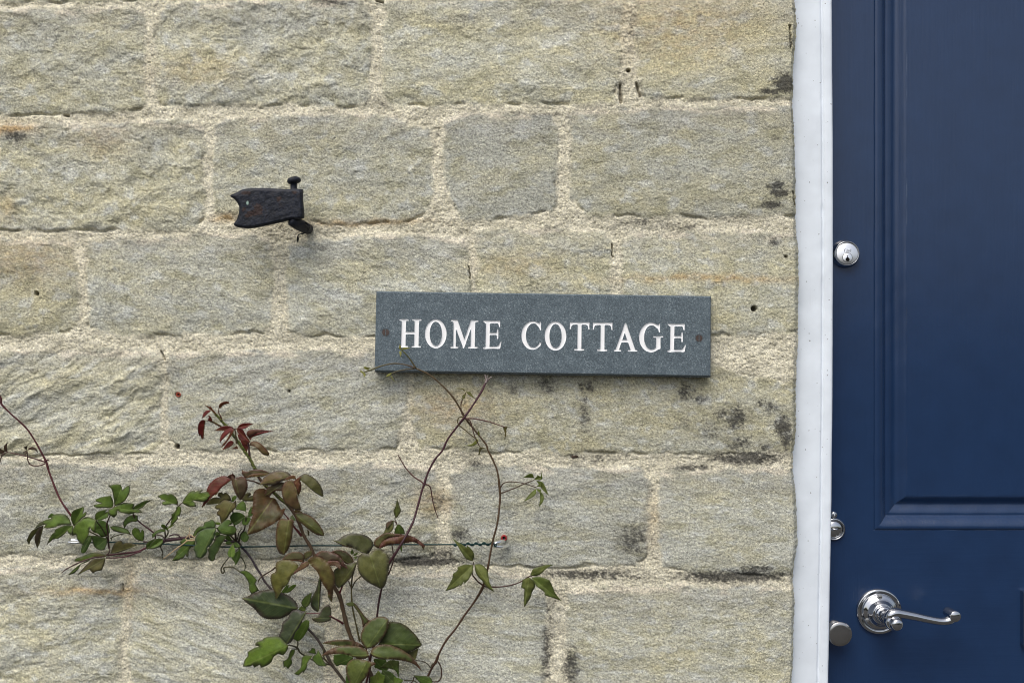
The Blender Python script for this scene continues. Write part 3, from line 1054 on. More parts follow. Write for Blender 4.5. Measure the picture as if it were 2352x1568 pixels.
def house_sign():
    c00, c10, c01, c11 = np.array((864, 668.5)), np.array((1633.4, 679.8)), np.array((860, 854.5)), np.array((1632.7, 866.7))
    nu, nv = 1240, 300
    a, b = np.meshgrid(np.linspace(0, 1, nu), np.linspace(0, 1, nv))
    a_, b_ = a[..., None], b[..., None]
    Q = (c00 * (1 - a_) + c10 * a_) * (1 - b_) + (c01 * (1 - a_) + c11 * a_) * b_
    U, V = Q[..., 0], Q[..., 1]
    st = 770 / nu
    sd = letters(U, V)
    gy, gx = np.gradient(sd, st)
    gl = np.hypot(gx, gy) + 1e-6
    near = np.abs(sd) < .52 * st
    U = np.where(near, U - sd * gx / gl / np.maximum(gl, .6), U); V = np.where(near, V - sd * gy / gl / np.maximum(gl, .6), V)
    sd = np.where(near, 0, sd)
    ed = np.minimum(np.minimum(a, 1 - a) * 770, np.minimum(b, 1 - b) * 187)
    edn = ed + 1.2 * pn(U / 9, V / 9, 150)
    d0 = .0215
    dep = d0 - .0011 * sst(0, -1.0, sd) - .0016 * sst(3.2, 0, edn) ** 1.5 + .00012 * pn(U / 30, V / 30, 151)
    bot = sst(5.0, 1.0, (1 - b) * 187)
    dep = dep - .0022 * bot
    f = (DIST - dep) / DIST
    f0 = (DIST - d0) / DIST
    P = np.stack([(U - CX) * S * f0, -dep, ZC - (V - CY) * S * f0], -1)
    idx = np.arange(nu * nv).reshape(nv, nu)
    q = np.stack([idx[:-1, :-1], idx[1:, :-1], idx[1:, 1:], idx[:-1, 1:]], -1)
    ms = (sd[:-1, :-1] + sd[1:, :-1] + sd[1:, 1:] + sd[:-1, 1:]) / 4
    root = empty('house_sign', at(1247, 768, .0))
    tag(root, 'grey slate name plate with white engraved lettering HOME COTTAGE screwed to the stone wall', 'sign')
    # slab: front faces outside letters + sides + back
    slabq = q[ms >= -1e-6]
    ring = np.concatenate([idx[0, :], idx[1:, -1], idx[-1, -2::-1], idx[-2:0:-1, 0]])
    Vv = P.reshape(-1, 3)
    back = Vv[ring].copy(); back[:, 1] = -.0045
    bi = len(Vv) + np.arange(len(ring))
    sides = np.stack([ring, np.roll(ring, -1), np.roll(bi, -1), bi], -1)
    allV = np.concatenate([Vv, back])
    Qs = np.concatenate([slabq, sides[:, ::-1]])
    used = np.zeros(len(allV), bool); used[Qs.ravel()] = True
    rm = np.cumsum(used) - 1
    np_mesh('slab', allV[used], rm[Qs], None, M_SLATE, root)
    for sel in (a < .405, a >= .405):           # the two words
        Ql = q[(ms < -1e-6) & sel[:-1, :-1]]
        used = np.zeros(len(Vv), bool); used[Ql.ravel()] = True
        rm = np.cumsum(used) - 1
        cl = np.full((used.sum(), 3), .90) + np.array([0, .004, .01])
        np_mesh('lettering', Vv[used], rm[Ql], None, M_LETTER, root, cl)
    # slotted screws
    for (px, py, r) in ((885.7, 763.3, 7.8), (1605.6, 776.5, 7.6)):
        x, y, z = at(px, py, .0216)
        k = S * f0 * r
        m = MB()
        m.lathe(x, z, -.0212, [(k * 1.25, 0), (k * 1.22, .0006), (k * 1.06, .0004)], 40, (.11, .13, .14), cap=False)
        # head in two halves with a real slot between
        for sgn in (-1, 1):
            pts = [(sgn * k * .13, -k * .96)] + [(sgn * k * math.cos(t), k * math.sin(t)) for t in np.linspace(-1.43, 1.43, 22)] + [(sgn * k * .13, k * .96)]
            n = len(pts)
            vs = [(x + p[0], -.0222, z + p[1]) for p in pts] + [(x + p[0], -.0208, z + p[1]) for p in pts]
            fs = [tuple(range(n)) if sgn < 0 else tuple(range(n - 1, -1, -1))]
            for i in range(n):
                j = (i + 1) % n
                fs.append((i, j, n + j, n + i))
            m.add(vs, fs, (.085, .062, .055))
        m.add([(x - k * .2, -.0213, z - k), (x + k * .2, -.0213, z - k), (x + k * .2, -.0213, z + k), (x - k * .2, -.0213, z + k)], [(0, 1, 2, 3)], (.02, .015, .013))
        m.build('screw', M_SCREW, root, smooth=False)


house_sign()


# ------------------------------------------------------------------ door frame
DFR = -.020      # frame front, relative to wall plane
DDR = -.056      # door face
FE = [(-2000, 1908), (0, 1912), (300, 1914.5), (590, 1915), (900, 1913.8), (1200, 1910.8), (1400, 1907), (1568, 1904), (2500, 1902), (4000, 1900)]


def px_x(px, d): return (px - CX) * S * (DIST - d) / DIST
def px_z(py, d): return ZC - (py - CY) * S * (DIST - d) / DIST


DOOR_L = px_x(1893, DDR)
DOOR_W = .775
DOOR_RX = DOOR_L + DOOR_W
DOOR_T = 2.045


def door_frame():
    prof = [(-112, -.0200), (-70, -.0200), (-34, -.0200), (-28.0, -.0202), (-26.4, -.0216), (-24.8, -.0222), (-23.0, -.0213), (-20.5, -.0196), (-16, -.0193), (-9, -.0192), (-4.5, -.0196), (-1.6, -.0209), (-.4, -.0226), (0, -.025), (0, -.038), (0, -.0545)]
    # finer across
    pr = []
    for (a, b) in zip(prof[:-1], prof[1:]):
        n = 8 if abs(a[0] - b[0]) > 20 else 2
        for i in range(n): pr.append((a[0] + (b[0] - a[0]) * i / n, a[1] + (b[1] - a[1]) * i / n))
    pr.append(prof[-1])
    rows = np.unique(np.concatenate([np.linspace(px_v(2.09), -40, 40), np.arange(-40, 1610, 3.2), np.linspace(1610, px_v(0.0), 60)]))
    nr, nc = len(rows), len(pr)
    fe = np.interp(rows, [p[0] for p in FE], [p[1] for p in FE]) + .3 * pn(rows / 90, rows * 0, 160) + .1 * pn(rows / 20, rows * 0, 161)
    V = np.zeros((nr, nc, 3))
    for j, (o, d) in enumerate(pr):
        u = fe + o
        dd = d + (.0006 * fbm(u / 50, rows / 110, 3, 163) + .0001 * fbm(u / 12, rows / 22, 2, 165) if d > -.03 else 0 * rows)
        if -31 < o < -19: dd = dd + .0006 * pn(rows / 34, rows * 0 + o * .05, 167) * np.clip(pn(rows / 160, rows * 0, 169) * 3, 0, 1)
        V[:, j, 0] = (u - CX) * S * (DIST - DFR) / DIST
        V[:, j, 1] = -dd
        V[:, j, 2] = ZC - (rows - CY) * S
    idx = np.arange(nr * nc).reshape(nr, nc)
    q = np.stack([idx[:-1, :-1], idx[1:, :-1], idx[1:, 1:], idx[:-1, 1:]], -1).reshape(-1, 4)
    root = empty('door_frame', (px_x(1870, DFR), .02, 0))
    tag(root, 'white gloss painted timber door frame between the stone wall and the navy door', 'door frame')
    np_mesh('jamb', V.reshape(-1, 3), q, None, M_WHITE, root)
    xr = DOOR_RX - .012
    m = MB()
    m.box(xr, xr + .075, .0202, .0545, 0, 2.0849, bev=.003)
    m.build('jamb', M_WHITE, root, smooth=False)
    m = MB()
    m.box(px_x(1912, DFR) + .001, xr - .001, .0204, .0545, 2.03, 2.085, bev=.003)
    m.build('head', M_WHITE, root, smooth=False)


def px_v(z): return CY - (z - ZC) / S


door_frame()


# ------------------------------------------------------------------ door
def dpx(px, py, h=0.0):
    """point on the door face (h metres proud of it)"""
    return at(px, py, DDR + h)


KD = S * (DIST - DDR) / DIST      # metres per pixel on the door face


def sweep_panel(x0, x1, z0, z1, root):
    """raised-and-fielded panel with mitred moulding inside the opening x0..x1, z0..z1"""
    prof = [(0, 0), (.7, -.0011), (2.0, -.0012), (3.4, .0003), (6, .0008), (9, .0009), (12, .0007), (15, .0001), (18, -.0008), (21, -.0020), (24, -.0034), (27, -.0051), (28.5, -.0060), (29.5, -.0064), (31, -.0082), (33, -.0087), (35, -.0085), (38, -.0085), (42, -.0090),
            (47, -.0104), (53, -.0124), (57, -.0131), (60, -.0129), (66, -.0102), (72, -.0068), (75.5, -.0053), (78, -.0050), (80, -.0050)]
    vs, fs = [], []
    n = len(prof)
    corners = [(x0, z0, 1, 1), (x1, z0, -1, 1), (x1, z1, -1, -1), (x0, z1, 1, -1)]
    nseg = 60
    y0 = -DDR
    ring = []
    for c in range(4):
        xa, za, sxa, sza = corners[c]
        xb, zb, sxb, szb = corners[(c + 1) % 4]
        loops = []
        for k in range(nseg + 1):
            t = k / nseg
            row = []
            for (o, d) in prof:
                off = o * KD
                ax, az_ = xa + sxa * off, za + sza * off
                bx, bz = xb + sxb * off, zb + szb * off
                x, z = ax + (bx - ax) * t, az_ + (bz - az_) * t
                wob = .00022 * math.sin(37 * (x + z) + c) + .00016 * math.sin(151 * (x - z) + 2 * c) if o > 0 else 0
                if o in (.7, 2.0): wob += .0005 * max(0, math.sin(90 * (x + z)) * math.sin(23 * (x + z)))
                row.append(len(vs)); vs.append((x, y0 - d - wob, z))
            loops.append(row)
        for k in range(nseg):
            for j in range(n - 1):
                fs.append((loops[k][j], loops[k + 1][j], loops[k + 1][j + 1], loops[k][j + 1]))
    o_ = prof[-1][0] * KD
    b = len(vs)
    vs += [(x0 + o_, y0 + .005, z0 + o_), (x1 - o_, y0 + .005, z0 + o_), (x1 - o_, y0 + .005, z1 - o_), (x0 + o_, y0 + .005, z1 - o_)]
    fs.append((b, b + 1, b + 2, b + 3))
    m = MB()
    m.add(vs, fs)
    return m.build('panel', M_NAVY, root, smooth=True, angle=50)


def door():
    root = empty('front_door', (DOOR_L + DOOR_W / 2, -DDR, 0))
    tag(root, 'navy blue gloss painted panelled front door with chrome fittings', 'door')
    y0, y1 = -DDR, -DDR + .044
    xl = dpx(2006.5, 0)[0]
    zb = dpx(0, 1218)[2]
    xr = DOOR_RX - (xl - DOOR_L)
    mid = DOOR_L + DOOR_W / 2
    mw = .052
    ztop = DOOR_T - .11
    zlr = .23
    zl2 = zb - .21
    m = MB()
    g = 0
    # stiles
    m.box(DOOR_L, xl, y0, y1, .012, DOOR_T)
    m.box(xr, DOOR_RX, y0, y1, .012, DOOR_T)
    m.box(mid - mw, mid + mw, y0, y1, zb, ztop)
    m.box(mid - mw, mid + mw, y0, y1, zlr, zl2)
    m.build('stile', M_NAVY, root, smooth=False)
    m = MB()
    m.box(xl, xr, y0 + .00006, y1, ztop, DOOR_T)
    m.box(xl, xr, y0 + .00006, y1, zl2, zb)
    m.box(xl, xr, y0 + .00006, y1, .012, zlr)
    m.build('rail', M_NAVYH, root, smooth=False)
    for (a, b) in ((xl, mid - mw), (mid + mw, xr)):
        sweep_panel(a, b, zb, ztop, root)
        sweep_panel(a, b, zlr, zl2, root)

    # --- cylinder lock, sitting a little out of square so that its face looks up at the sky
    def tilt(mb, cz):
        mb.v = [(a, b + (c - cz) * .10, c) for a, b, c in mb.v]
    x, y, z = dpx(1940.6, 583.2)
    k = KD
    m = MB()
    m.lathe(x, z, y0, [(32.6 * k, 0), (32.6 * k, .0012), (31.5 * k, .0024), (28.4 * k, .0082), (27.6 * k, .0092), (26.6 * k, .0094), (25.8 * k, .0088), (25.2 * k, .0072)], 72, cap=False)
    lock = m.build('cylinder_lock', M_CHROME, root)
    m = MB()
    m.lathe(x, z, y0, [(25.2 * k, .0068), (24.9 * k, .0086), (24.2 * k, .0092), (23.5 * k, .0094)], 72)
    tilt(m, z)
    m.build('face', M_BRUSHED, lock)
    pz = z - 9.9 * k
    m = MB()
    m.lathe(x, pz, y0, [(11.6 * k, .0094), (11.4 * k, .00948), (10.9 * k, .00948)], 48, (.05, .05, .05), cap=False)
    tilt(m, z)
    m.build('groove', M_BLACK, lock)
    m = MB()
    m.lathe(x, pz, y0, [(10.7 * k, .0094), (10.4 * k, .0099), (10.0 * k, .0100)], 48)
    tilt(m, z)
    m.build('plug', M_BRUSHED, lock)
    m = MB()
    kp = [(-.9, 4.6), (.9, 4.6), (1.0, 2.2), (.3, 1.0), (1.2, .2)] + [(4.6 * math.cos(t), -4.2 + 4.6 * math.sin(t)) for t in np.linspace(1.1, -math.pi - 1.1 + 2 * math.pi * 0, 22)][0:] + [(-1.3, .4), (-.6, 1.4), (-1.1, 2.6)]
    kp = [(a * k, b * k) for a, b in kp]
    n = len(kp)
    vs = [(x + a, y0 - .01012, pz + b) for a, b in kp] + [(x + a, y0 - .0098, pz + b) for a, b in kp]
    m.add(vs, [tuple(range(n - 1, -1, -1))] + [(i, (i + 1) % n, n + (i + 1) % n, n + i) for i in range(n)], (.006, .005, .005))
    tilt(m, z)
    m.build('keyhole', M_BLACK, lock, smooth=False)
    # raised maker's name on the lock face
    m = MB()
    gl = {
        'Y': [[(0, 7), (2, 3.6)], [(4, 7), (2, 3.6), (2, 0)]],
        'a': [[(.4, 4.2), (1.6, 4.8), (2.9, 4.2), (3, 0)], [(3, 2.6), (1.2, 2.5), (.3, 1.3), (1.2, 0), (3, .9)]],
        'l': [[(.7, 7.2), (.7, 0)]],
        'e': [[(.4, 2.4), (3.2, 2.4), (2.9, 4.1), (1.8, 4.8), (.6, 4.0), (.3, 2.2), (1.0, .4), (2.2, 0), (3.2, .8)]]}
    ox = -8.3
    for ch, adv in (('Y', 5.0), ('a', 4.6), ('l', 2.4), ('e', 4)):
        for pl in gl[ch]:
            P = crom([(p[0], p[1]) for p in pl], 4) if len(pl) > 3 else pl
            m.tube([(x + (ox + p[0] * 1.12) * k, y0 - .0094, z + (3.6 + p[1] * 1.12) * k) for p in P], .00034, 6)
        ox += adv * 1.12
    tilt(m, z)
    m.build('lettering', M_CHROME, lock)

    # --- keyhole escutcheon with drop cover, half behind the frame
    x, y, z = dpx(1914.3, 1214)
    m = MB()
    m.lathe(x, z, y0, [(26 * k, 0), (26 * k, .001), (25 * k, .0032), (23.2 * k, .0042), (21.4 * k, .0036), (20.4 * k, .0022), (20 * k, .0016)], 64)
    zt = dpx(1915, 1181.2)[2]
    m.lathe(x, zt, y0, [(7.6 * k, 0), (7.4 * k, .0022), (6.2 * k, .0032), (4.6 * k, .0034), (3.4 * k, .0034), (3.2 * k, .0046), (2.0 * k, .0056), (.4 * k, .006)], 32)
    esc = m.build('escutcheon', M_CHROME, root)
    m = MB()
    m.lathe(x, z, y0, [(19.4 * k, .0016), (19.2 * k, .003), (16 * k, .0045), (10 * k, .0055), (4 * k, .0059), (.5 * k, .006)], 56)
    m.tube([(x - .006, y0 - .0062, z + .0006), (x + .001, y0 - .0075, z + .0006), (x + .0036, y0 - .0062, z + .0008)], .0012, 10)
    m.build('keyhole_cover', M_CHROME, esc)

    # --- lever handle
    x, y, z = dpx(2017.6, 1402.4)
    mm = .001
    m = MB()
    m.lathe(x, z, y0, [(29.8 * mm, 0), (29.8 * mm, .0022), (29.2 * mm, .0040), (28.2 * mm, .0047), (24.6 * mm, .0049), (24.1 * mm, .0040), (23.6 * mm, .0050), (22.6 * mm, .0066), (20.5 * mm, .0078), (18.2 * mm, .0088),
                       (16.2 * mm, .0112), (14.6 * mm, .0144), (13.2 * mm, .0168), (12.0 * mm, .0176), (11.4 * mm, .0172), (11.3 * mm, .0206), (10.2 * mm, .0222), (8.9 * mm, .0226), (8.4 * mm, .0250)], 72, cap=False)
    hand = m.build('door_handle', M_CHROME, root)
    m = MB()
    m.lathe(x, z, y0, [(8.4 * mm, .0245), (8.2 * mm, .0300), (7.4 * mm, .0340), (8.4 * mm, .0352), (8.8 * mm, .0366), (8.2 * mm, .0380), (7.6 * mm, .0386), (8.6 * mm, .0400), (8.8 * mm, .0420), (10.2 * mm, .0440), (10.8 * mm, .0470),
                       (10.6 * mm, .0530), (9.8 * mm, .0560), (8.2 * mm, .0570), (7.6 * mm, .0578), (7.5 * mm, .0640), (6.6 * mm, .0662), (3.5 * mm, .0672), (.3 * mm, .0675)], 56)
    hh = .0505
    path = R('HD', [(1062, 716), (1020, 668), (1032, 612), (1100, 588), (1200, 602), (1400, 640), (1600, 684), (1780, 716), (1890, 716), (1966, 690), (2008, 640), (2012, 612)])
    rad = [9.6, 11.0, 11.6, 11.4, 10.8, 9.8, 9.0, 8.8, 9.2, 10.2, 11.2, 11.4]
    P = crom([(*dpx(px, py, hh), r * S) for (px, py), r in zip(path, rad)], 7)
    m.tube([p[:3] for p in P], [p[3] for p in P], 18, flat=1.1)
    tx, ty, tz = dpx(*R('HD', [(2004, 618)])[0], hh)
    r = 12.6 * S
    m.lathe(tx, tz, ty, [(r * .7, -.016), (r * .95, -.0145), (r, -.012), (r, .0070), (r * .97, .0080), (r * .93, .0084)], 40)
    m.build('lever', M_CHROME, hand)
    for (px, py), rr in ((R('HD', [(858, 335)])[0], 5.6), (R('HD', [(660, 698)])[0], 4.6)):
        sx, sy, sz = dpx(px, py, .0075)
        m = MB()
        m.lathe(sx, sz, sy, [(rr * k, -.002), (rr * k, .0010), (rr * k * .8, .0019), (rr * k * .45, .0022)], 24, (.22, .23, .24))
        m.box(sx - rr * k * .55, sx + rr * k * .55, sy - .0026, sy - .001, sz - rr * k * .1, sz + rr * k * .1, (.02, .02, .02))
        m.build('screw', M_SCREW, hand, smooth=True, angle=30)

    # --- flat round knob, half behind the frame
    hk = .022
    x, y, z = dpx(1929.6, 1455.8, hk)
    kk = S * (DIST - DDR - hk) / DIST
    m = MB()
    m.lathe(x, z, y0, [(22 * kk, 0), (21.5 * kk, .004), (12 * kk, .0055), (10.5 * kk, .012), (20 * kk, .0165), (27 * kk, .0185), (28.2 * kk, .0200), (28.0 * kk, .0214), (27 * kk, .0222), (20 * kk, .0226), (8 * kk, .0229), (.5 * kk, .023)], 64)
    m.build('knob', M_SATIN, root)

    # --- letter plate at the middle of the lock rail
    xa = dpx(2343, 0)[0]
    za, zb_ = dpx(0, 1479)[2], dpx(0, 1354.5)[2]
    xb = 2 * mid - xa
    m = MB()
    m.box(xa, xb, y0 - .0105, y0, za, zb_, bev=.0009)
    lp = m.build('letter_plate', M_CHROME, root, smooth=False)
    m = MB()
    m.box(xa + .022, xb - .022, y0 - .0135, y0 - .0098, za + .016, zb_ - .016, bev=.0025)
    m.build('flap', M_CHROME, lp, smooth=False)


door()


# ------------------------------------------------------------------ iron shutter stay
def shutter_stay():
    root = empty('shutter_stay', at(714, 527, 0))
    tag(root, 'old black iron fishtail shutter catch on a spike driven into the stone wall', 'shutter catch')
    OUT = R('H', [(215, 540), (260, 505), (370, 460), (470, 405), (680, 380), (960, 378), (1200, 392), (1450, 400), (1620, 405), (1690, 430), (1715, 480), (1722, 650), (1740, 850), (1742, 970), (1700, 1010), (1600, 1022), (1480, 1030),
                  (1300, 1075), (1100, 1120), (850, 1175), (600, 1213), (450, 1205), (340, 1185), (290, 1145), (292, 1115), (340, 1050), (380, 950), (400, 870), (400, 770), (370, 700), (330, 640), (270, 590), (225, 565)])
    d0 = .052
    out = [tuple(p) for p in crom(OUT, 4, True)]
    # triangulate with interior points; front bulges, soft rim
    m = MB()
    v2 = [Vector(p) for p in out]
    nb = len(v2)
    pa = np.array(out)
    gx, gy = np.meshgrid(np.arange(pa[:, 0].min(), pa[:, 0].max(), 1.8), np.arange(pa[:, 1].min(), pa[:, 1].max(), 1.8))
    sd = poly_sd(gx, gy, pa)
    ins = [(float(a), float(b)) for a, b in zip(gx[sd < -2.2], gy[sd < -2.2])]
    allp = v2 + [Vector(p) for p in ins]
    r = delaunay_2d_cdt(allp, [], [list(range(nb))], 1, 1e-5)
    vv = [(p.x, p.y) for p in r[0]]
    arr = np.array(vv)
    sdv = poly_sd(arr[:, 0], arr[:, 1], pa)
    nx = .0007 * fbm(arr[:, 0] / 14, arr[:, 1] / 14, 3, 170) + .0003 * fbm(arr[:, 0] / 4, arr[:, 1] / 4, 2, 171)
    # right end curls round the pin: thicker and slightly rounded there
    curl = .004 * np.exp(-((arr[:, 0] - 688) / 9) ** 2)
    dep = d0 - .0026 * sst(-5, 0, sdv) + nx + curl * .4 - .004 * np.clip((arr[:, 0] - 600) / 100, -1, 1) * 0
    fr = [at(p[0], p[1], d) for p, d in zip(vv, dep)]
    tri = [tuple(f)[::-1] for f in r[2]]
    # orient to the viewer
    def ori(f):
        a, b, c = (Vector(fr[i]) for i in f[:3])
        return f if (b - a).cross(c - a).y < 0 else f[::-1]
    tri = [ori(f) for f in tri]
    rust = np.ones(len(vv)); chip = np.ones(len(vv))
    for hx, hy, rx, ry in ((800, 830, 95, 130), (700, 900, 130, 60), (590, 950, 80, 45), (540, 480, 120, 40), (500, 820, 40, 50), (1230, 600, 50, 55), (1560, 470, 60, 30)):
        cx0, cy0 = R('H', [(hx, hy)])[0]
        k = REG['H'][2]
        q = ((arr[:, 0] - cx0) / (rx * k)) ** 2 + ((arr[:, 1] - cy0) / (ry * k)) ** 2 + .8 * pn(arr[:, 0] / 4, arr[:, 1] / 4, 175)
        rust = np.minimum(rust, sst(.6, 1.2, q))
    cx0, cy0 = R('H', [(574, 690)])[0]
    chip = sst(.6, 1.6, ((arr[:, 0] - cx0) / 2.2) ** 2 + ((arr[:, 1] - cy0) / 4.2) ** 2)
    m.add(fr, tri, [(1.0, float(a), float(b)) for a, b in zip(rust, chip)])
    # rim back to the rear face
    bo = [at(p[0], p[1], d0 - .0026) for p in out]
    f0 = (DIST - d0) / DIST
    bk = [(b[0], -(d0 - .0085), b[2]) for b in bo]
    n = len(bo)
    m.add(bo + bk, [(i, (i + 1) % n, n + (i + 1) % n, n + i) for i in range(n)] + [tuple(range(2 * n - 1, n - 1, -1))])
    # the barrel rolled behind the plate's right end
    cx_, cz = at(674, 0, d0 - .011)[0], 0
    zt, zb = at(0, 436, d0 - .011)[2], at(0, 500, d0 - .011)[2]
    m.tube([(cx_ + .0035, -(d0 - .011), zt), (cx_ + .0035, -(d0 - .011), zb)], .0082, 20)
    m.build('blade', M_IRON, root)
    # pin with mushroom head
    px = R('H', [(1541, 0)])[0][0]
    dpn = d0 - .010
    m = MB()
    zt = at(0, R('H', [(0, 255)])[0][1], dpn)[2]
    zb = at(0, R('H', [(0, 1075)])[0][1], dpn)[2]
    xx = at(px, 0, dpn)[0]
    m.tube([(xx, -dpn, zb), (xx, -dpn, zt)], .0040, 20)
    prof = [(.0038, -.0022), (.0070, -.0010), (.0083, .0008), (.0082, .0030), (.0070, .0048), (.0046, .0060), (.0015, .0066)]
    vs, fs = [], []
    nn = 28
    for r_, h_ in prof:
        for k in range(nn):
            a = 2 * math.pi * k / nn
            w = 1 + .05 * math.sin(3 * a + 1)
            vs.append((xx + r_ * w * math.cos(a), -dpn + r_ * w * math.sin(a), zt + h_ + .0008 * math.cos(a)))
    for i in range(len(prof) - 1):
        for k in range(nn):
            k2 = (k + 1) % nn
            fs.append((i * nn + k, i * nn + k2, (i + 1) * nn + k2, (i + 1) * nn + k))
    fs.append(tuple((len(prof) - 1) * nn + k for k in range(nn)))
    m.add(vs, fs)
    m.build('pin', M_IRON, root)
    # forged spike into the wall
    m = MB()
    pts = [(R('H', [(1470, 1052)])[0], .048, .0035), (R('H', [(1500, 1070)])[0], .046, .0062), (R('H', [(1620, 1125)])[0], .036, .0074), (R('H', [(1740, 1185)])[0], .022, .0074), (R('H', [(1850, 1235)])[0], .006, .0066), (R('H', [(1890, 1250)])[0], -.012, .005)]
    m.tube([at(p[0], p[1], d) for p, d, r_ in pts], [r_ for p, d, r_ in pts], 10, flat=.85)
    m.build('spike', M_IRON, root)
    # thin black wire tied round the spike
    m = MB()
    for off in (0, 14, 26):
        P = R('H', [(1790 - off * .3, 1095 + off * .4), (1850, 1130 + off), (1885, 1180 + off * .4), (1860 - off * .4, 1245), (1800, 1300), (1720, 1330 + off * .3), (1660, 1345), (1630, 1380), (1640 - off, 1440), (1622 + off * .4, 1515)])
        dd = [.030, .036, .030, .020, .016, .014, .013, .013, .012, .010]
        Q = crom([at(p[0], p[1], d) for p, d in zip(P, dd)], 5)
        m.tube([tuple(q) for q in Q], .0007, 6, (.012, .013, .018))
    m.build('tie_wire', M_WIRE, root)


shutter_stay()


# ------------------------------------------------------------------ small wall fixings
def fixings():
    # red wall plug
    px, py = 410, 906
    d = max(wall_d(px - 9, py), wall_d(px + 9, py))
    x, y, z = at(px, py, d)
    m = MB()
    m.lathe(x, z, -d + .004, [(.0029, 0), (.0029, .0046), (.0024, .0050), (.0017, .0046), (.0016, .001)], 24, (.36, .07, .035), cap=False)
    o = m.build('wall_plug', M_PLAIN)
    tag(o, 'small red-brown plastic wall plug in a drilled hole left above the red rose shoot', 'wall plug')
    # headless rusty nail in the joint under the sign
    a = R('Z8', [(1660, 44), (1700, 44)])
    m = MB()
    m.tube([at(*a[0], .010), at(*a[1], .006)], [.0021, .0014], 10, (.05, .032, .022))
    o = m.build('nail', M_SCREW)
    tag(o, 'short rusty nail lying in the mortar joint below the slate sign', 'nail')
    # two vine eyes
    dw = .006
    eyes = []
    root = empty('vine_eye', at(1157, 1235, 0))
    tag(root, 'shiny vine eye in a red plug at the twisted right end of the wire', 'vine eye', 'vine eyes holding the garden wire')
    m = MB()
    P = R('Z8', [(1203, 592), (1200, 608), (1180, 614), (1150, 622), (1141, 633), (1152, 645), (1185, 649), (1212, 645), (1234, 634)])
    D_ = [-.004, .010, .018, .022, .022, .022, .018, .012, .006]
    Q = crom([at(p[0], p[1], q) for p, q in zip(P, D_)], 6)
    m.tube([tuple(q) for q in Q], .0023, 12, (.85, .87, .88))
    m.build('eyelet', M_ZINC, root)
    m = MB()
    p = R('Z8', [(1203, 590)])[0]
    x, y, z = at(p[0], p[1], .008)
    m.lathe(x, z, y + .006, [(.0036, 0), (.0036, .0062), (.0030, .0068), (.0021, .0062), (.002, .001)], 24, (.30, .015, .02), cap=False)
    m.build('wall_plug', M_PLAIN, root)
    root = empty('vine_eye', at(160, 1243, 0))
    tag(root, 'shiny vine eye at the left end of the wire beneath the clematis leaves', 'vine eye', 'vine eyes holding the garden wire')
    m = MB()
    P = R('P1', [(545, 1165), (532, 1172), (532, 1184), (550, 1191), (590, 1194), (640, 1190), (650, 1182), (600, 1176), (556, 1176)])
    D_ = [-.004, .010, .018, .022, .023, .020, .016, .012, .012]
    Q = crom([at(p[0], p[1], q) for p, q in zip(P, D_)], 6)
    m.tube([tuple(q) for q in Q], .0020, 12, (.85, .87, .88))
    m.build('eyelet', M_ZINC, root)
    # garden wire with its twisted end
    m = MB()
    P = R('Z7', [(560, 618), (640, 620), (740, 617), (900, 625), (1100, 630), (1300, 638), (1500, 648), (1650, 648), (1850, 645), (2050, 640)]) + R('Z8', [(0, 640), (120, 640), (330, 637), (500, 632), (700, 633), (870, 632), (1150, 628)])
    Q = crom([at(p[0], p[1], .0225) for p in P], 6)
    g = (.004, .028, .027)
    m.tube([tuple(q) for q in Q], .00095, 8, g)
    a, b = R('Z8', [(868, 633)])[0], R('Z8', [(1146, 627)])[0]
    P = []
    for i in range(90):
        t = i / 89
        an = t * 2 * math.pi * 5.2
        w = (3.2 if t > .15 else 1.6) * (1 if t < .96 else 2)
        P.append(at(a[0] + (b[0] - a[0]) * t, a[1] + (b[1] - a[1]) * t + w * math.sin(an), .0225 + .0016 * math.cos(an)))
    m.tube(P, .00095, 8, g)
    P = [at(*q, .024) for q in R('Z8', [(868, 633), (866, 640), (876, 643), (890, 636)])]
    m.tube(P, .0009, 6, g)
    P = [at(*R('Z8', [(1142 + 9 * math.cos(t), 634 + 12 * math.sin(t))])[0], .0225 + .003 * math.sin(t + 1)) for t in np.linspace(0, 6.28, 20)]
    m.tube(P, .00095, 8, g)
    o = m.build('garden_wire', M_WIRE)
    tag(o, 'thin dark green garden wire stretched level behind the climbing plants, twisted at its right end', 'wire')


fixings()


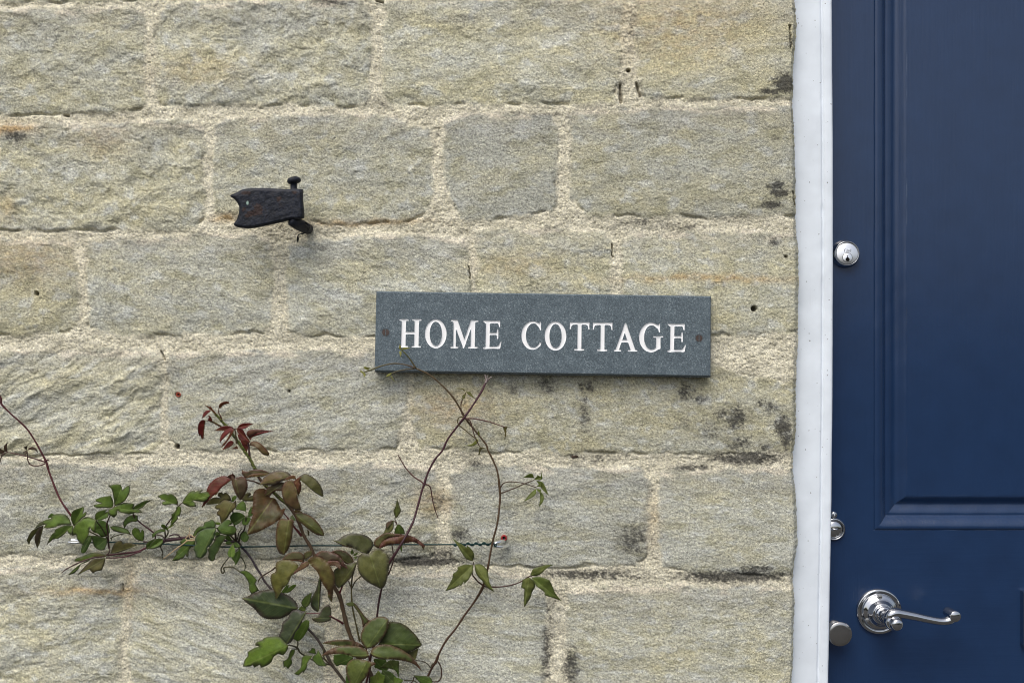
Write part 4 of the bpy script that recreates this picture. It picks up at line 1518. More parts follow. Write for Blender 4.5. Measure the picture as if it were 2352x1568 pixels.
# ------------------------------------------------------------------ plants
def leaf(m, reg, pts, base, tip, d0, d1, c1, c2=None, ce=None, arch=0.0, fold=0.0, serr=0.0, sub=4, wav=.0008, seed=None):
    """a leaf blade from its outline: own distance from the wall at base (d0) and tip (d1), arched and folded"""
    if seed is None: seed = len(m.v) * .013
    P = R(reg, pts)
    b = np.array(R(reg, [base])[0]); t_ = np.array(R(reg, [tip])[0])
    out = [tuple(p) for p in crom(P, sub, True, .55)]
    pa = np.array(out)
    L = np.linalg.norm(t_ - b) + 1e-6
    ax = (t_ - b) / L
    nrm = np.array([-ax[1], ax[0]])
    if serr > 0:
        # resample and add fine teeth pointing to the tip
        seg = np.linalg.norm(np.roll(pa, -1, 0) - pa, axis=1)
        cum = np.concatenate([[0], np.cumsum(seg)])
        tot = cum[-1]
        nt_ = max(24, int(tot / 1.7))
        ss = np.arange(nt_) * tot / nt_
        cl = np.vstack([pa, pa[:1]])
        pa = np.stack([np.interp(ss, cum, cl[:, 0]), np.interp(ss, cum, cl[:, 1])], -1)
        tg = np.roll(pa, -1, 0) - np.roll(pa, 1, 0)
        tg /= np.linalg.norm(tg, axis=1)[:, None] + 1e-9
        nn = np.stack([tg[:, 1], -tg[:, 0]], -1)
        area = .5 * np.sum(pa[:, 0] * np.roll(pa[:, 1], -1) - np.roll(pa[:, 0], -1) * pa[:, 1])
        if area < 0: nn = -nn
        ph = (np.arange(nt_) % 3)
        amp = np.where(ph == 0, serr, np.where(ph == 1, -.1 * serr, -.45 * serr))
        fwd = np.sign((tg @ ax))[:, None] * tg * (serr * .35) * (ph == 0)[:, None]
        pa = pa + nn * amp[:, None] + fwd
        out = [tuple(p) for p in pa]
    w0, w1 = pa.min(0), pa.max(0)
    size = max(w1 - w0)
    step = max(1.6, size / 13)
    gx, gy = np.meshgrid(np.arange(w0[0], w1[0], step), np.arange(w0[1], w1[1], step))
    gx = gx + .15 * step * pn(gx * .7, gy * .7, 5)
    sd = poly_sd(gx, gy, pa)
    ok = sd < -.55 * step
    ins = list(zip(gx[ok], gy[ok]))
    # midrib points
    for k in np.linspace(.06, .94, 14):
        p = b + (t_ - b) * k
        if poly_sd(np.array([p[0]]), np.array([p[1]]), pa)[0] < -.3: ins.append(tuple(p))
    nb = len(out)
    allp = [Vector((float(x), float(y))) for x, y in out] + [Vector((float(x), float(y))) for x, y in ins]
    r = delaunay_2d_cdt(allp, [], [list(range(nb))], 1, 1e-4)
    vv = np.array([(p.x, p.y) for p in r[0]])
    if len(vv) < 4: return
    rel = vv - b
    t = rel @ ax / L
    s = rel @ nrm
    hw = max(np.abs(s).max(), 1)
    sdv = -poly_sd(vv[:, 0], vv[:, 1], pa)
    dep = d0 + (d1 - d0) * t + .75 * arch * 4 * np.clip(t, 0, 1) * (1 - np.clip(t, 0, 1)) + fold * np.abs(s) / hw
    dep = dep + wav * (size / 60) * (1.2 * pn(vv[:, 0] / 14 + seed, vv[:, 1] / 14, 7) + .6 * pn(vv[:, 0] / 6, vv[:, 1] / 6 + seed, 8))
    tw = np.array((1.78, 1.52, 1.02)) if c1[0] < 1.25 * c1[1] else np.array((1.30, 1.24, 1.0))
    c1 = np.array(c1) * tw; c2 = c1 * .8 if c2 is None else np.array(c2) * tw
    k = np.clip(.5 + 1.3 * fbm(vv[:, 0] / 30 + seed, vv[:, 1] / 30, 3, 11) + .35 * (t - .5), 0, 1)[:, None]
    col = c1 * (1 - k) + c2 * k
    if ce is not None:
        ke = (np.exp(-np.maximum(sdv, 0) / 1.3) * .75)[:, None]
        col = col * (1 - ke) + np.array(ce) * ke
    fr = [at(p[0], p[1], float(d)) for p, d in zip(vv, dep)]
    fs = []
    for f in r[2]:
        f = tuple(f)
        a_, b_, c_ = (Vector(fr[i]) for i in f[:3])
        fs.append(f if (b_ - a_).cross(c_ - a_).y < 0 else f[::-1])
    uv = [(float(si / (L * .5)), float(ti)) for si, ti in zip(s, t)]
    m.add(fr, fs, [tuple(c) for c in col], uv)


def stem(m, reg, pts, r, d, c, c2=None, n=8, sub=5, knob=0):
    P = R(reg, pts) if reg else pts
    k = len(P)
    rr = r if hasattr(r, '__len__') else [r] * k
    if len(rr) == 2: rr = list(np.linspace(rr[0], rr[1], k))
    dd = d if hasattr(d, '__len__') else [d] * k
    if len(dd) == 2 and k != 2: dd = list(np.linspace(dd[0], dd[1], k))
    Q = crom([(*at(p[0], p[1], x), q * S) for p, x, q in zip(P, dd, rr)], sub)
    wob = [.12 * math.sin(i * 1.7) + .1 * math.sin(i * .73) for i in range(len(Q))]
    m.tube([tuple(q[:3]) for q in Q], [max(q[3], .0002) * (1 + .6 * w) for q, w in zip(Q, wob)], n, c, c2)


def solid(o, t=.00035):
    md = o.modifiers.new('thickness', 'SOLIDIFY')
    md.thickness = t
    md.offset = 0
    return o


# colours (albedo)
G1, G2 = (.060, .112, .026), (.044, .088, .022)
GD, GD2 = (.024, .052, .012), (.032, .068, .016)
OL, OL2 = (.075, .080, .036), (.062, .070, .030)
BRG, BRG2 = (.070, .062, .036), (.052, .052, .030)
EDG = (.050, .040, .030)
RED, RED2 = (.130, .015, .016), (.065, .010, .012)
RG, RG2 = (.062, .070, .034), (.050, .062, .032)      # rose olive green
RE = (.10, .035, .030)                                # reddish rose leaf edge
MV, MV2 = (.085, .060, .044), (.060, .062, .038)
RUST, RUST2 = (.082, .042, .017), (.058, .046, .018)
TEAL, TEAL2 = (.026, .042, .030), (.033, .050, .036)
STR = (.055, .010, .012)                              # red vine stem
SBR = (.052, .022, .015)
SGR = (.055, .050, .018)

# ---- clematis on the left, along the wire
def clematis_left():
    root = empty('clematis', at(690, 1700, .015))
    tag(root, 'leafy green clematis with lobed leaves spreading left along the wire', 'climbing plant')
    st = MB()
    stem(st, 'P1', [(-60, -20), (5, 60), (12, 108), (80, 180), (200, 290), (270, 390), (320, 480), (362, 562), (385, 640), (430, 760), (480, 870), (560, 985), (600, 1050), (640, 1130)], [2.6, 2.6, 2.4, 2.0, 2.0, 2.0, 2.1, 2.7, 2.3, 2.3, 2.3, 2.4, 2, 2], [.03, .03, .03, .03, .028, .026, .026, .026, .026, .028, .03, .03, .025, .02], STR, (.085, .018, .022))
    stem(st, 'P1', [(362, 566), (300, 545), (215, 520), (130, 500), (50, 485)], [1.6, .9], [.026, .034], STR)
    stem(st, 'P1', [(352, 574), (320, 588), (270, 592), (235, 580), (218, 545), (212, 470)], [1.5, 1.0], [.026, .034], STR)
    stem(st, 'P1', [(352, 556), (372, 548), (380, 545)], 1.4, .027, STR)
    stem(st, 'P1', [(898, 910), (862, 985), (838, 1050), (846, 1120), (850, 1190), (856, 1240)], [1.4, 2.2], [.04, .018], (.045, .022, .018))
    stem(st, 'P1', [(575, 1055), (640, 1080), (730, 1120), (840, 1180)], [1.2, 1.6], [.045, .018], SGR)
    stem(st, 'P1', [(750, 1020), (790, 1070), (830, 1140), (850, 1200)], [1.2, 1.8], [.046, .018], SGR)
    stem(st, 'Z7', [(895, 405), (897, 440), (920, 465), (960, 500), (1010, 535), (1040, 565), (1042, 598), (1030, 616)], [1.4, 1.8], [.035, .02], (.062, .022, .026))
    stem(st, 'Z7', [(715, 705), (760, 700), (850, 690), (930, 678), (980, 656), (1040, 640)], [1.6, 2.6], .03, (.068, .018, .024))
    stem(st, 'Z7', [(712, 722), (780, 722), (850, 712), (900, 695), (950, 678)], [1.4, 1.7], .034, (.068, .018, .024))
    stem(st, 'Z7', [(415, 822), (450, 795), (530, 755), (620, 722), (700, 712), (730, 690), (738, 665), (728, 650)], [1.0, 1.3, 1.5, 1.5, 1.6, 1.3, 1.2, 1], [.04, .044, .05, .052, .04, .03, .028, .026], (.062, .028, .026))
    stem(st, 'Z7', [(740, 590), (790, 570), (830, 560)], 1.0, .02, SGR)
    stem(st, 'Z7', [(962, 614), (1020, 616), (1100, 606), (1180, 596), (1250, 588), (1300, 578)], [1.4, 2.0, 3.6, 4.0, 3.4, 2.6], .018, (.05, .020, .026))
    stem(st, 'P2', [(390, 1060), (450, 1015), (520, 1005), (620, 990), (770, 970), (900, 968), (1050, 985), (1250, 1010), (1450, 1030), (1560, 1050), (1620, 1115)], [2.2, 4.2, 3.8, 3.2, 2.4, 2.2, 2.2, 2.4, 3, 4.5, 3.6], .017, (.050, .022, .030), (.03, .02, .02))
    stem(st, 'P2', [(440, 980), (432, 900), (430, 840), (455, 780), (500, 720), (540, 660), (600, 560), (640, 488)], [1.8, 1.2], [.018, .04], (.040, .024, .018))
    stem(st, 'P2', [(640, 488), (700, 432)], [1.2, 1.0], [.04, .044], (.06, .03, .02))
    stem(st, 'P2', [(640, 488), (625, 450)], [1.2, 1.0], [.04, .044], (.06, .03, .02))
    stem(st, 'P2', [(450, 960), (480, 900), (470, 840)], 1.6, .02, SGR)
    stem(st, 'P2', [(500, 950), (560, 930), (620, 930), (660, 955), (690, 1000)], 1.6, .02, (.05, .024, .028))
    stem(st, 'P2', [(300, 930), (380, 950), (420, 985), (440, 1010)], 1.5, .02, (.05, .03, .025))
    stem(st, 'P2', [(375, 1085), (362, 1120), (385, 1180), (398, 1220), (385, 1260), (405, 1295), (480, 1312)], [2.0, 1.6, 1.6, 1.5, 1.2, .7, .4], .02, (.035, .03, .016))
    stem(st, 'P2', [(1550, 1050), (1535, 930), (1520, 800), (1500, 600), (1490, 520), (1510, 430)], [2.6, 1.2], [.018, .042], (.035, .022, .016))
    stem(st, 'P2', [(1590, 1040), (1620, 930), (1670, 860), (1690, 780), (1700, 650)], [2.4, 1.2], [.018, .036], (.035, .026, .016))
    stem(st, 'P2', [(1530, 1020), (1450, 940), (1330, 860), (1225, 820)], [2.0, 1.2], [.018, .05], SGR)
    stem(st, 'P2', [(1570, 1000), (1590, 900), (1640, 830)], [1.6, .8], [.018, .034], (.03, .03, .014))
    stem(st, 'P2', [(1560, 1060), (1480, 1070), (1310, 1072)], [1.6, .9], .02, SGR)
    stem(st, 'P2', [(1540, 1190), (1600, 1130), (1620, 1090)], 1.0, .03, SGR)
    # main woody stem running down to the right and out of the picture
    stem(st, None, R('P2', [(1600, 1080), (1640, 1130), (1720, 1220), (1800, 1330), (1860, 1440), (1940, 1560)]) + R('P5', [(290, 465), (370, 560), (480, 680), (600, 810), (690, 915), (780, 1000), (860, 1090), (920, 1185), (970, 1275), (1020, 1370), (1090, 1460), (1170, 1570), (1220, 1660)]) + [(835, 1800), (870, 2200), (850, 2700), (866, 3290)],
         [3.0, 2.8, 2.5, 2.4, 2.5, 2.5, 2.4, 2.4, 2.4, 2.4, 2.6, 2.6, 2.7, 3.0, 3.4, 3.6, 3.2, 3.2, 3.2, 3.4, 3.8, 4.2, 4.6], .016, (.040, .028, .040), (.075, .060, .035), 10)
    # leaf stalks low on the stem
    stem(st, 'P5', [(545, 1155), (600, 1165), (645, 1185), (680, 1240), (730, 1270), (800, 1310), (900, 1350), (1010, 1365)], [1.4, 1.6, 2.2, 1.8, 1.7, 1.6, 1.8, 2.2], [.045, .016], (.042, .038, .020))
    stem(st, 'P5', [(650, 1115), (652, 1150), (645, 1185)], 1.5, .03, SGR)
    stem(st, 'P5', [(645, 1185), (630, 1205)], 1.4, .032, SGR)
    stem(st, 'P5', [(1010, 1365), (960, 1330), (915, 1290), (870, 1275)], 1.5, .02, (.05, .03, .022))
    stem(st, 'P5', [(1000, 1365), (930, 1280), (935, 1190)], 1.3, .02, SGR)
    st.build('stem', M_STEM, root)
    # tendrils
    def tend(*a):
        tn = MB()
        stem(tn, *a)
        tn.build('tendril', M_STEM, root)
    tend('P2', [(1440, 1275), (1390, 1340), (1340, 1410), (1312, 1470), (1320, 1520), (1345, 1532), (1362, 1500), (1350, 1455), (1390, 1437), (1500, 1442), (1560, 1480), (1600, 1510)], [1.0, 1.3, 1.5, 1.6, 1.7, 1.7, 1.6, 1.5, 1.5, 1.6, 1.4, 1.2], [.036, .03, .026, .026, .026, .028, .03, .03, .03, .03, .034, .036], (.060, .055, .025))
    tend('P2', [(1615, 1270), (1660, 1330), (1688, 1400), (1690, 1450), (1678, 1488)], [1.5, .9], .024, (.040, .042, .018))
    tend('P5', [(412, 315), (370, 350), (310, 385), (260, 420), (230, 455), (222, 492)], [2.2, 1.7, 1.6, 1.5, 1.2, .6], .03, (.052, .036, .020))
    tend('P1', [(870, 1180), (880, 1150), (905, 1122)], [1, .6], .022, (.06, .07, .03))
    dr = MB()
    T_ = (.40, .29, .16)
    stem(dr, 'P2', [(410, 1305), (500, 1235), (620, 1140), (700, 1085), (780, 1022)], [.8, 1.5], .042, T_)
    stem(dr, 'P2', [(780, 1022), (860, 1022), (910, 1005), (905, 975), (860, 955), (830, 928), (812, 960), (835, 990), (880, 1000)], [1.3, 1.0], .040, T_)
    stem(dr, 'P2', [(780, 1022), (755, 990), (790, 950), (818, 890), (822, 850), (812, 825)], [1.2, .5], .040, T_)
    dr.build('dry_tendril', M_STEM, root)['label'] = 'curled straw coloured dead tendril'
    lf = MB()
    A = lambda *a, **k: leaf(lf, *a, **k)
    # fan at the far left
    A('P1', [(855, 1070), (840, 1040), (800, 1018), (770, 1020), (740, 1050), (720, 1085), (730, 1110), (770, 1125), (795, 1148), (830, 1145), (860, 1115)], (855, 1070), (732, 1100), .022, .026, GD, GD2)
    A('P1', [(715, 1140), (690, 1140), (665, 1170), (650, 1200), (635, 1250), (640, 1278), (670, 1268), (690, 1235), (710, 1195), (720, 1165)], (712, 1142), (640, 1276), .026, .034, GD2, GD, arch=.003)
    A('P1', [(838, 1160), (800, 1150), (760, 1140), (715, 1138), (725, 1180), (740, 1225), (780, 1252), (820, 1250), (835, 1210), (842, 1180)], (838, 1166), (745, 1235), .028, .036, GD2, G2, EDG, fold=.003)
    A('P1', [(560, 1052), (545, 1010), (515, 975), (470, 968), (430, 972), (405, 990), (400, 1005), (360, 1015), (310, 1040), (268, 1085), (330, 1058), (357, 1052), (345, 1075), (375, 1082), (420, 1075), (470, 1058), (520, 1052)], (560, 1052), (272, 1082), .050, .040, G1, G2, EDG, arch=.007, fold=-.004)
    A('P1', [(430, 972), (400, 965), (380, 985), (375, 1005), (405, 995)], (430, 975), (378, 1003), .036, .034, GD2)
    A('P1', [(575, 1060), (540, 1055), (500, 1060), (450, 1082), (428, 1095), (430, 1110), (405, 1130), (385, 1165), (365, 1212), (420, 1168), (455, 1162), (500, 1130), (528, 1100), (535, 1118), (560, 1140), (570, 1100)], (572, 1062), (366, 1211), .048, .038, G1, G2, EDG, arch=.006, fold=.004)
    A('P1', [(575, 1055), (557, 1010), (560, 965), (580, 940), (615, 925), (650, 912), (660, 925), (650, 968), (672, 950), (681, 958), (668, 985), (645, 1000), (620, 1025), (600, 1050)], (577, 1054), (652, 914), .048, .052, G1, G2, EDG, arch=.003, fold=.005)
    A('P1', [(752, 1015), (715, 1000), (680, 992), (640, 1010), (600, 1040), (575, 1080), (565, 1110), (565, 1140), (598, 1132), (605, 1165), (632, 1200), (656, 1213), (662, 1185), (690, 1150), (700, 1100), (705, 1075), (722, 1100), (746, 1110), (752, 1070), (754, 1040)], (748, 1018), (645, 1210), .056, .048, (.064, .118, .028), G1, EDG, arch=.008, fold=-.004)
    A('P1', [(748, 1020), (745, 980), (762, 955), (800, 940), (842, 935), (822, 955), (852, 950), (848, 990), (820, 1008), (780, 1018)], (748, 1018), (850, 955), .046, .050, G1, G2, EDG, fold=.003)
    A('P1', [(898, 908), (893, 860), (885, 815), (874, 775), (846, 745), (880, 740), (910, 735), (945, 738), (955, 760), (960, 782), (990, 755), (1016, 742), (1018, 780), (1008, 820), (975, 870), (930, 895)], (898, 908), (960, 745), .040, .046, G1, G2, EDG, arch=.004, fold=.005)
    A('P1', [(882, 918), (850, 922), (810, 918), (770, 922), (738, 912), (736, 898), (795, 886), (750, 872), (752, 856), (765, 848), (800, 835), (840, 828), (868, 825), (882, 855), (890, 890)], (882, 916), (740, 890), .040, .036, G1, G2, EDG, arch=.005)
    A('P1', [(898, 915), (930, 895), (975, 882), (1035, 885), (1052, 895), (1045, 930), (1090, 930), (1118, 958), (1060, 962), (1010, 970), (950, 958), (922, 942), (915, 975), (895, 998), (870, 985), (850, 965), (852, 935)], (896, 915), (1116, 957), .042, .038, G1, (.056, .108, .026), EDG, arch=.006)
    A('P1', [(862, 1072), (890, 1062), (930, 1065), (975, 1080), (1005, 1095), (1030, 1135), (990, 1122), (940, 1115), (890, 1100)], (862, 1074), (1029, 1134), .030, .034, G2, GD2, EDG, arch=.005, fold=-.003)
    A('Z7', [(893, 408), (900, 380), (930, 360), (970, 340), (1027, 333), (990, 352), (955, 385), (930, 395), (958, 415), (915, 422)], (895, 407), (1026, 334), .040, .046, G2, GD2, EDG, fold=.004)
    A('Z7', [(925, 470), (925, 440), (900, 432), (860, 445), (835, 470), (828, 498), (838, 528), (852, 500), (885, 480), (910, 480)], (924, 462), (830, 510), .034, .028, G2, GD2, EDG, fold=-.004)
    A('Z7', [(962, 612), (920, 600), (890, 565), (888, 535), (905, 518), (930, 525), (945, 550), (955, 528), (968, 545), (970, 580)], (962, 612), (900, 520), .030, .036, G1, G2, EDG)
    A('Z7', [(980, 655), (985, 625), (1010, 605), (1050, 593), (1090, 600), (1098, 620), (1080, 645), (1040, 660), (1000, 662)], (1097, 612), (985, 655), .034, .038, G2, GD2, EDG, fold=.003)
    A('Z7', [(745, 692), (755, 650), (780, 615), (815, 605), (825, 625), (870, 620), (922, 635), (880, 655), (830, 675), (790, 688)], (748, 690), (920, 636), .034, .040, MV2, OL2, EDG, fold=.004)
    A('Z7', [(715, 708), (670, 690), (620, 686), (560, 708), (510, 726), (500, 746), (545, 745), (590, 738), (640, 722), (700, 718)], (714, 708), (502, 745), .040, .040, OL, G2, EDG, arch=.004)
    A('Z7', [(618, 728), (570, 745), (510, 785), (455, 838), (500, 825), (530, 792), (545, 765), (585, 750)], (616, 730), (458, 836), .044, .038, G2, GD2, EDG)
    A('Z7', [(710, 722), (650, 725), (620, 730), (600, 750), (560, 790), (516, 840), (570, 812), (600, 800), (625, 826), (650, 812), (685, 805), (702, 760)], (708, 724), (520, 837), .040, .046, OL, BRG2, EDG, arch=.004)
    A('Z7', [(292, 505), (260, 515), (210, 545), (178, 602), (195, 634), (210, 600), (240, 560), (272, 530)], (292, 506), (192, 628), .040, .030, (.05, .062, .022), (.04, .05, .02), EDG, fold=.003)
    A('Z7', [(292, 508), (262, 525), (240, 560), (232, 602), (250, 660), (268, 620), (275, 580), (286, 540)], (291, 508), (250, 658), .042, .032, (.060, .046, .034), (.05, .04, .03), EDG, fold=.004)
    # small dark leaves on the far left runner
    for P_, b_, t_ in (([(60, 485), (36, 478), (30, 440), (62, 404), (54, 440)], (58, 484), (61, 406)), ([(55, 490), (20, 488), (2, 530), (2, 572), (18, 520)], (54, 490), (3, 570)), ([(-20, 440), (0, 455), (42, 478), (20, 495), (-10, 492)], (40, 480), (-18, 450)),
                       ([(210, 472), (184, 446), (200, 440), (216, 432)], (211, 470), (200, 436)), ([(214, 470), (180, 484), (194, 512), (210, 495)], (213, 471), (190, 508)), ([(214, 468), (245, 443), (280, 453), (300, 492), (268, 466)], (214, 467), (299, 490))):
        A('P1', P_, b_, t_, .034, .038, (.055, .022, .020), (.04, .03, .02), EDG)
    # second fan (middle, along the wire)
    A('P2', [(635, 470), (630, 400), (600, 340), (540, 292), (490, 293), (483, 306), (430, 287), (370, 300), (308, 335), (360, 355), (370, 376), (442, 398), (395, 420), (383, 450), (420, 470), (480, 462), (550, 450), (600, 455)], (635, 468), (312, 336), .040, .036, G1, G2, EDG, arch=.004, fold=.003)
    A('P2', [(700, 430), (730, 370), (780, 300), (840, 250), (895, 240), (905, 256), (960, 238), (1032, 226), (985, 272), (1060, 258), (1100, 262), (1150, 300), (1080, 395), (1020, 415), (950, 405), (868, 394), (902, 430), (922, 490), (850, 492), (790, 485), (730, 455)], (702, 430), (1145, 310), .040, .044, G1, (.066, .12, .03), EDG, arch=.006)
    A('P2', [(658, 484), (610, 490), (600, 550), (560, 590), (528, 610), (536, 670), (525, 730), (511, 802), (560, 762), (600, 722), (632, 685), (630, 640), (662, 640), (680, 570), (682, 510)], (655, 486), (513, 798), .042, .034, G1, G2, EDG, fold=.003)
    A('P2', [(440, 885), (440, 845), (390, 840), (330, 850), (270, 890), (228, 920), (232, 978), (270, 960), (310, 910), (380, 890)], (440, 868), (232, 972), .026, .030, G2, GD2, EDG, arch=.006, fold=-.003)
    A('P2', [(430, 845), (390, 822), (363, 790), (390, 770), (425, 775), (447, 802)], (432, 842), (370, 780), .028, .034, G1, G2)
    A('P2', [(462, 842), (500, 798), (592, 753), (560, 790), (510, 822)], (464, 840), (590, 755), .028, .034, G1, (.085, .12, .035))
    A('P2', [(470, 870), (440, 840), (455, 800), (480, 840)], (465, 880), (455, 800), .024, .026, G2)
    A('P2', [(230, 1035), (180, 1040), (140, 1080), (128, 1140), (160, 1162), (190, 1110), (225, 1060)], (230, 1037), (150, 1158), .036, .034, G2, GD2, EDG)
    A('P2', [(402, 1010), (370, 990), (310, 993), (250, 1030), (200, 1090), (178, 1146), (250, 1147), (330, 1112), (392, 1060)], (400, 1012), (182, 1144), .034, .042, G1, G2, EDG, arch=.003, fold=.003)
    A('P2', [(900, 1020), (760, 988), (700, 1005), (662, 1040), (690, 1090), (640, 1160), (598, 1200), (606, 1230), (538, 1342), (640, 1332), (680, 1303), (715, 1300), (758, 1238), (768, 1278), (800, 1260), (805, 1190), (830, 1140), (900, 1090)], (890, 1030), (542, 1338), .020, .022, G2, GD2, EDG, arch=.002)
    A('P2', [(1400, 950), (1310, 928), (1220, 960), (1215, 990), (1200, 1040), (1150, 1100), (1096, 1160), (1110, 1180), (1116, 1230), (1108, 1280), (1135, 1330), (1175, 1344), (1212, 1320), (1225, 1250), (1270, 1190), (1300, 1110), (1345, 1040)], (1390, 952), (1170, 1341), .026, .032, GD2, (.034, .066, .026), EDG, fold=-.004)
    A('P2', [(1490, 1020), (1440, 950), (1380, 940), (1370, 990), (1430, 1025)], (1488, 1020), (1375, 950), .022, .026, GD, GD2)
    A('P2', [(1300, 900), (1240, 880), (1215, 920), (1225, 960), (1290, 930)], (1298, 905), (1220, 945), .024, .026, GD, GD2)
    A('P2', [(1220, 815), (1226, 760), (1200, 708), (1160, 688), (1120, 712), (1045, 735), (1036, 790), (970, 800), (920, 840), (880, 910), (866, 952), (910, 950), (960, 890), (1060, 845), (1150, 835)], (1220, 815), (870, 950), .042, .036, (.046, .092, .036), G2, EDG, arch=.004)
    A('P2', [(1227, 820), (1150, 825), (1060, 835), (970, 885), (920, 950), (903, 1010), (915, 1070), (884, 1130), (886, 1170), (905, 1210), (913, 1277), (990, 1300), (1050, 1262), (1092, 1200), (1100, 1130), (1150, 1080), (1190, 1010), (1212, 950), (1227, 880)], (1224, 823), (975, 1297), .050, .044, (.052, .096, .040), (.044, .086, .034), (.05, .06, .045), arch=.006, fold=-.005)
    A('P2', [(1700, 620), (1690, 565), (1620, 545), (1538, 535), (1555, 480), (1600, 430), (1660, 403), (1690, 440), (1702, 500), (1697, 570)], (1700, 618), (1560, 500), .032, .030, (.060, .115, .040), G1, None, arch=.002)
    A('P2', [(1475, 412), (1480, 350), (1520, 320), (1557, 325), (1545, 370), (1500, 415)], (1478, 412), (1545, 328), .030, .030, (.060, .12, .040), G1)
    A('P2', [(1735, 647), (1740, 580), (1770, 520), (1802, 482), (1808, 560), (1830, 600), (1780, 640)], (1736, 646), (1802, 486), .032, .036, (.055, .11, .04), G1)
    A('P2', [(1692, 645), (1640, 600), (1570, 578), (1500, 590), (1453, 650), (1460, 700), (1490, 750), (1530, 787), (1600, 745), (1640, 700)], (1690, 646), (1490, 760), .034, .036, GD2, GD, fold=.003)
    A('P2', [(1692, 655), (1650, 690), (1638, 740), (1655, 782), (1722, 780), (1752, 730), (1778, 690), (1750, 655)], (1692, 656), (1690, 780), .034, .034, G2, GD2)
    A('P2', [(1704, 870), (1650, 900), (1618, 950), (1625, 1010), (1670, 1052), (1722, 1030), (1752, 970), (1722, 920)], (1704, 872), (1670, 1050), .026, .028, GD2, GD)
    A('P2', [(1555, 425), (1600, 410), (1660, 398), (1635, 382), (1660, 320), (1710, 280), (1770, 272), (1782, 300), (1735, 338), (1810, 316), (1870, 316), (1930, 360), (1985, 402), (1920, 414), (1850, 405), (1760, 408), (1650, 408)], (1556, 424), (1978, 400), .036, .034, OL, OL2, EDG, arch=.003)
    A('P2', [(1475, 410), (1455, 340), (1410, 285), (1370, 266), (1345, 292), (1320, 263), (1270, 270), (1256, 320), (1305, 358), (1260, 350), (1180, 350), (1120, 395), (1075, 462), (1150, 457), (1250, 445), (1290, 438), (1340, 400), (1400, 390)], (1475, 408), (1082, 459), .036, .034, OL, OL2, EDG, arch=.004)
    A('P2', [(1485, 425), (1400, 386), (1340, 393), (1290, 435), (1230, 470), (1212, 510), (1240, 530), (1284, 535), (1248, 580), (1252, 630), (1285, 640), (1300, 700), (1320, 780), (1370, 712), (1420, 660), (1432, 628), (1480, 570), (1512, 535), (1547, 500), (1552, 440), (1540, 388), (1505, 422)], (1490, 428), (1322, 772), .046, .040, (.075, .070, .036), OL2, EDG, arch=.006, fold=-.004)
    A('P2', [(1238, 832), (1290, 780), (1340, 730), (1400, 690), (1450, 698), (1487, 735), (1480, 762), (1428, 787), (1490, 788), (1542, 820), (1552, 870), (1510, 927), (1450, 944), (1370, 932), (1290, 900)], (1240, 832), (1520, 905), .046, .042, (.048, .095, .036), G2, EDG, arch=.004, fold=-.003)
    A('P2', [(1215, 735), (1280, 735), (1305, 750), (1290, 780), (1230, 770)], (1215, 750), (1300, 755), .036, .038, (.07, .12, .03), G1)
    A('P2', [(1480, 1057), (1440, 1028), (1390, 1045), (1378, 1077), (1420, 1087), (1470, 1077)], (1480, 1060), (1380, 1072), .034, .036, GD2, G2)
    A('P2', [(1498, 1060), (1550, 1048), (1590, 1080), (1604, 1120), (1560, 1132), (1520, 1107)], (1500, 1062), (1600, 1122), .034, .038, G2, GD2)
    A('P2', [(1490, 1070), (1470, 1110), (1430, 1170), (1413, 1230), (1435, 1282), (1500, 1287), (1532, 1230), (1527, 1160), (1510, 1110)], (1490, 1074), (1465, 1286), .036, .040, (.058, .112, .024), G1, fold=.002)
    A('P2', [(1602, 1130), (1580, 1180), (1530, 1220), (1475, 1300), (1525, 1370), (1520, 1430), (1590, 1330), (1617, 1240), (1614, 1180)], (1600, 1135), (1525, 1420), .030, .034, G2, GD2, fold=-.003)
    A('Z7', [(1602, 815), (1650, 806), (1690, 830), (1727, 870), (1718, 900), (1742, 940), (1690, 968), (1675, 935), (1670, 890), (1640, 840)], (1605, 816), (1700, 960), .036, .030, G1, G2, EDG, fold=-.004)
    # low leaves beside the rose
    A('P5', [(548, 1160), (450, 1068), (350, 1066), (280, 1083), (268, 1102), (200, 1128), (192, 1160), (235, 1166), (170, 1190), (108, 1230), (112, 1270), (80, 1310), (58, 1387), (140, 1385), (160, 1368), (182, 1397), (238, 1368), (255, 1398), (330, 1370), (372, 1330), (388, 1288), (440, 1250), (475, 1262), (505, 1255), (540, 1205)], (546, 1160), (62, 1384), .046, .034, (.070, .128, .024), (.056, .110, .022), EDG, arch=.008, fold=-.004)
    A('P5', [(652, 1118), (598, 1085), (600, 1060), (640, 990), (690, 920), (740, 885), (777, 893), (770, 960), (742, 1020), (702, 1080)], (652, 1116), (768, 892), .024, .026, (.058, .112, .026), G1, None, arch=.002)
    A('P5', [(625, 1198), (580, 1208), (558, 1250), (540, 1300), (492, 1330), (500, 1397), (520, 1385), (545, 1412), (592, 1350), (583, 1300), (612, 1250)], (624, 1200), (520, 1400), .034, .030, G1, G2, EDG, fold=-.003)
    A('P5', [(812, 1273), (740, 1263), (698, 1290), (690, 1340), (680, 1400), (650, 1430), (606, 1467), (660, 1482), (705, 1440), (712, 1460), (747, 1400), (760, 1340)], (808, 1276), (612, 1470), .036, .030, G1, G2, EDG, arch=.004)
    A('P5', [(868, 1208), (905, 1260), (930, 1320), (965, 1382), (900, 1384), (860, 1368), (815, 1320), (813, 1280), (850, 1250)], (868, 1212), (930, 1380), .034, .036, G2, GD2, EDG)
    A('P5', [(848, 1250), (800, 1245), (753, 1230), (790, 1210), (800, 1183), (838, 1193)], (845, 1248), (770, 1210), .030, .034, G2, GD2, EDG)
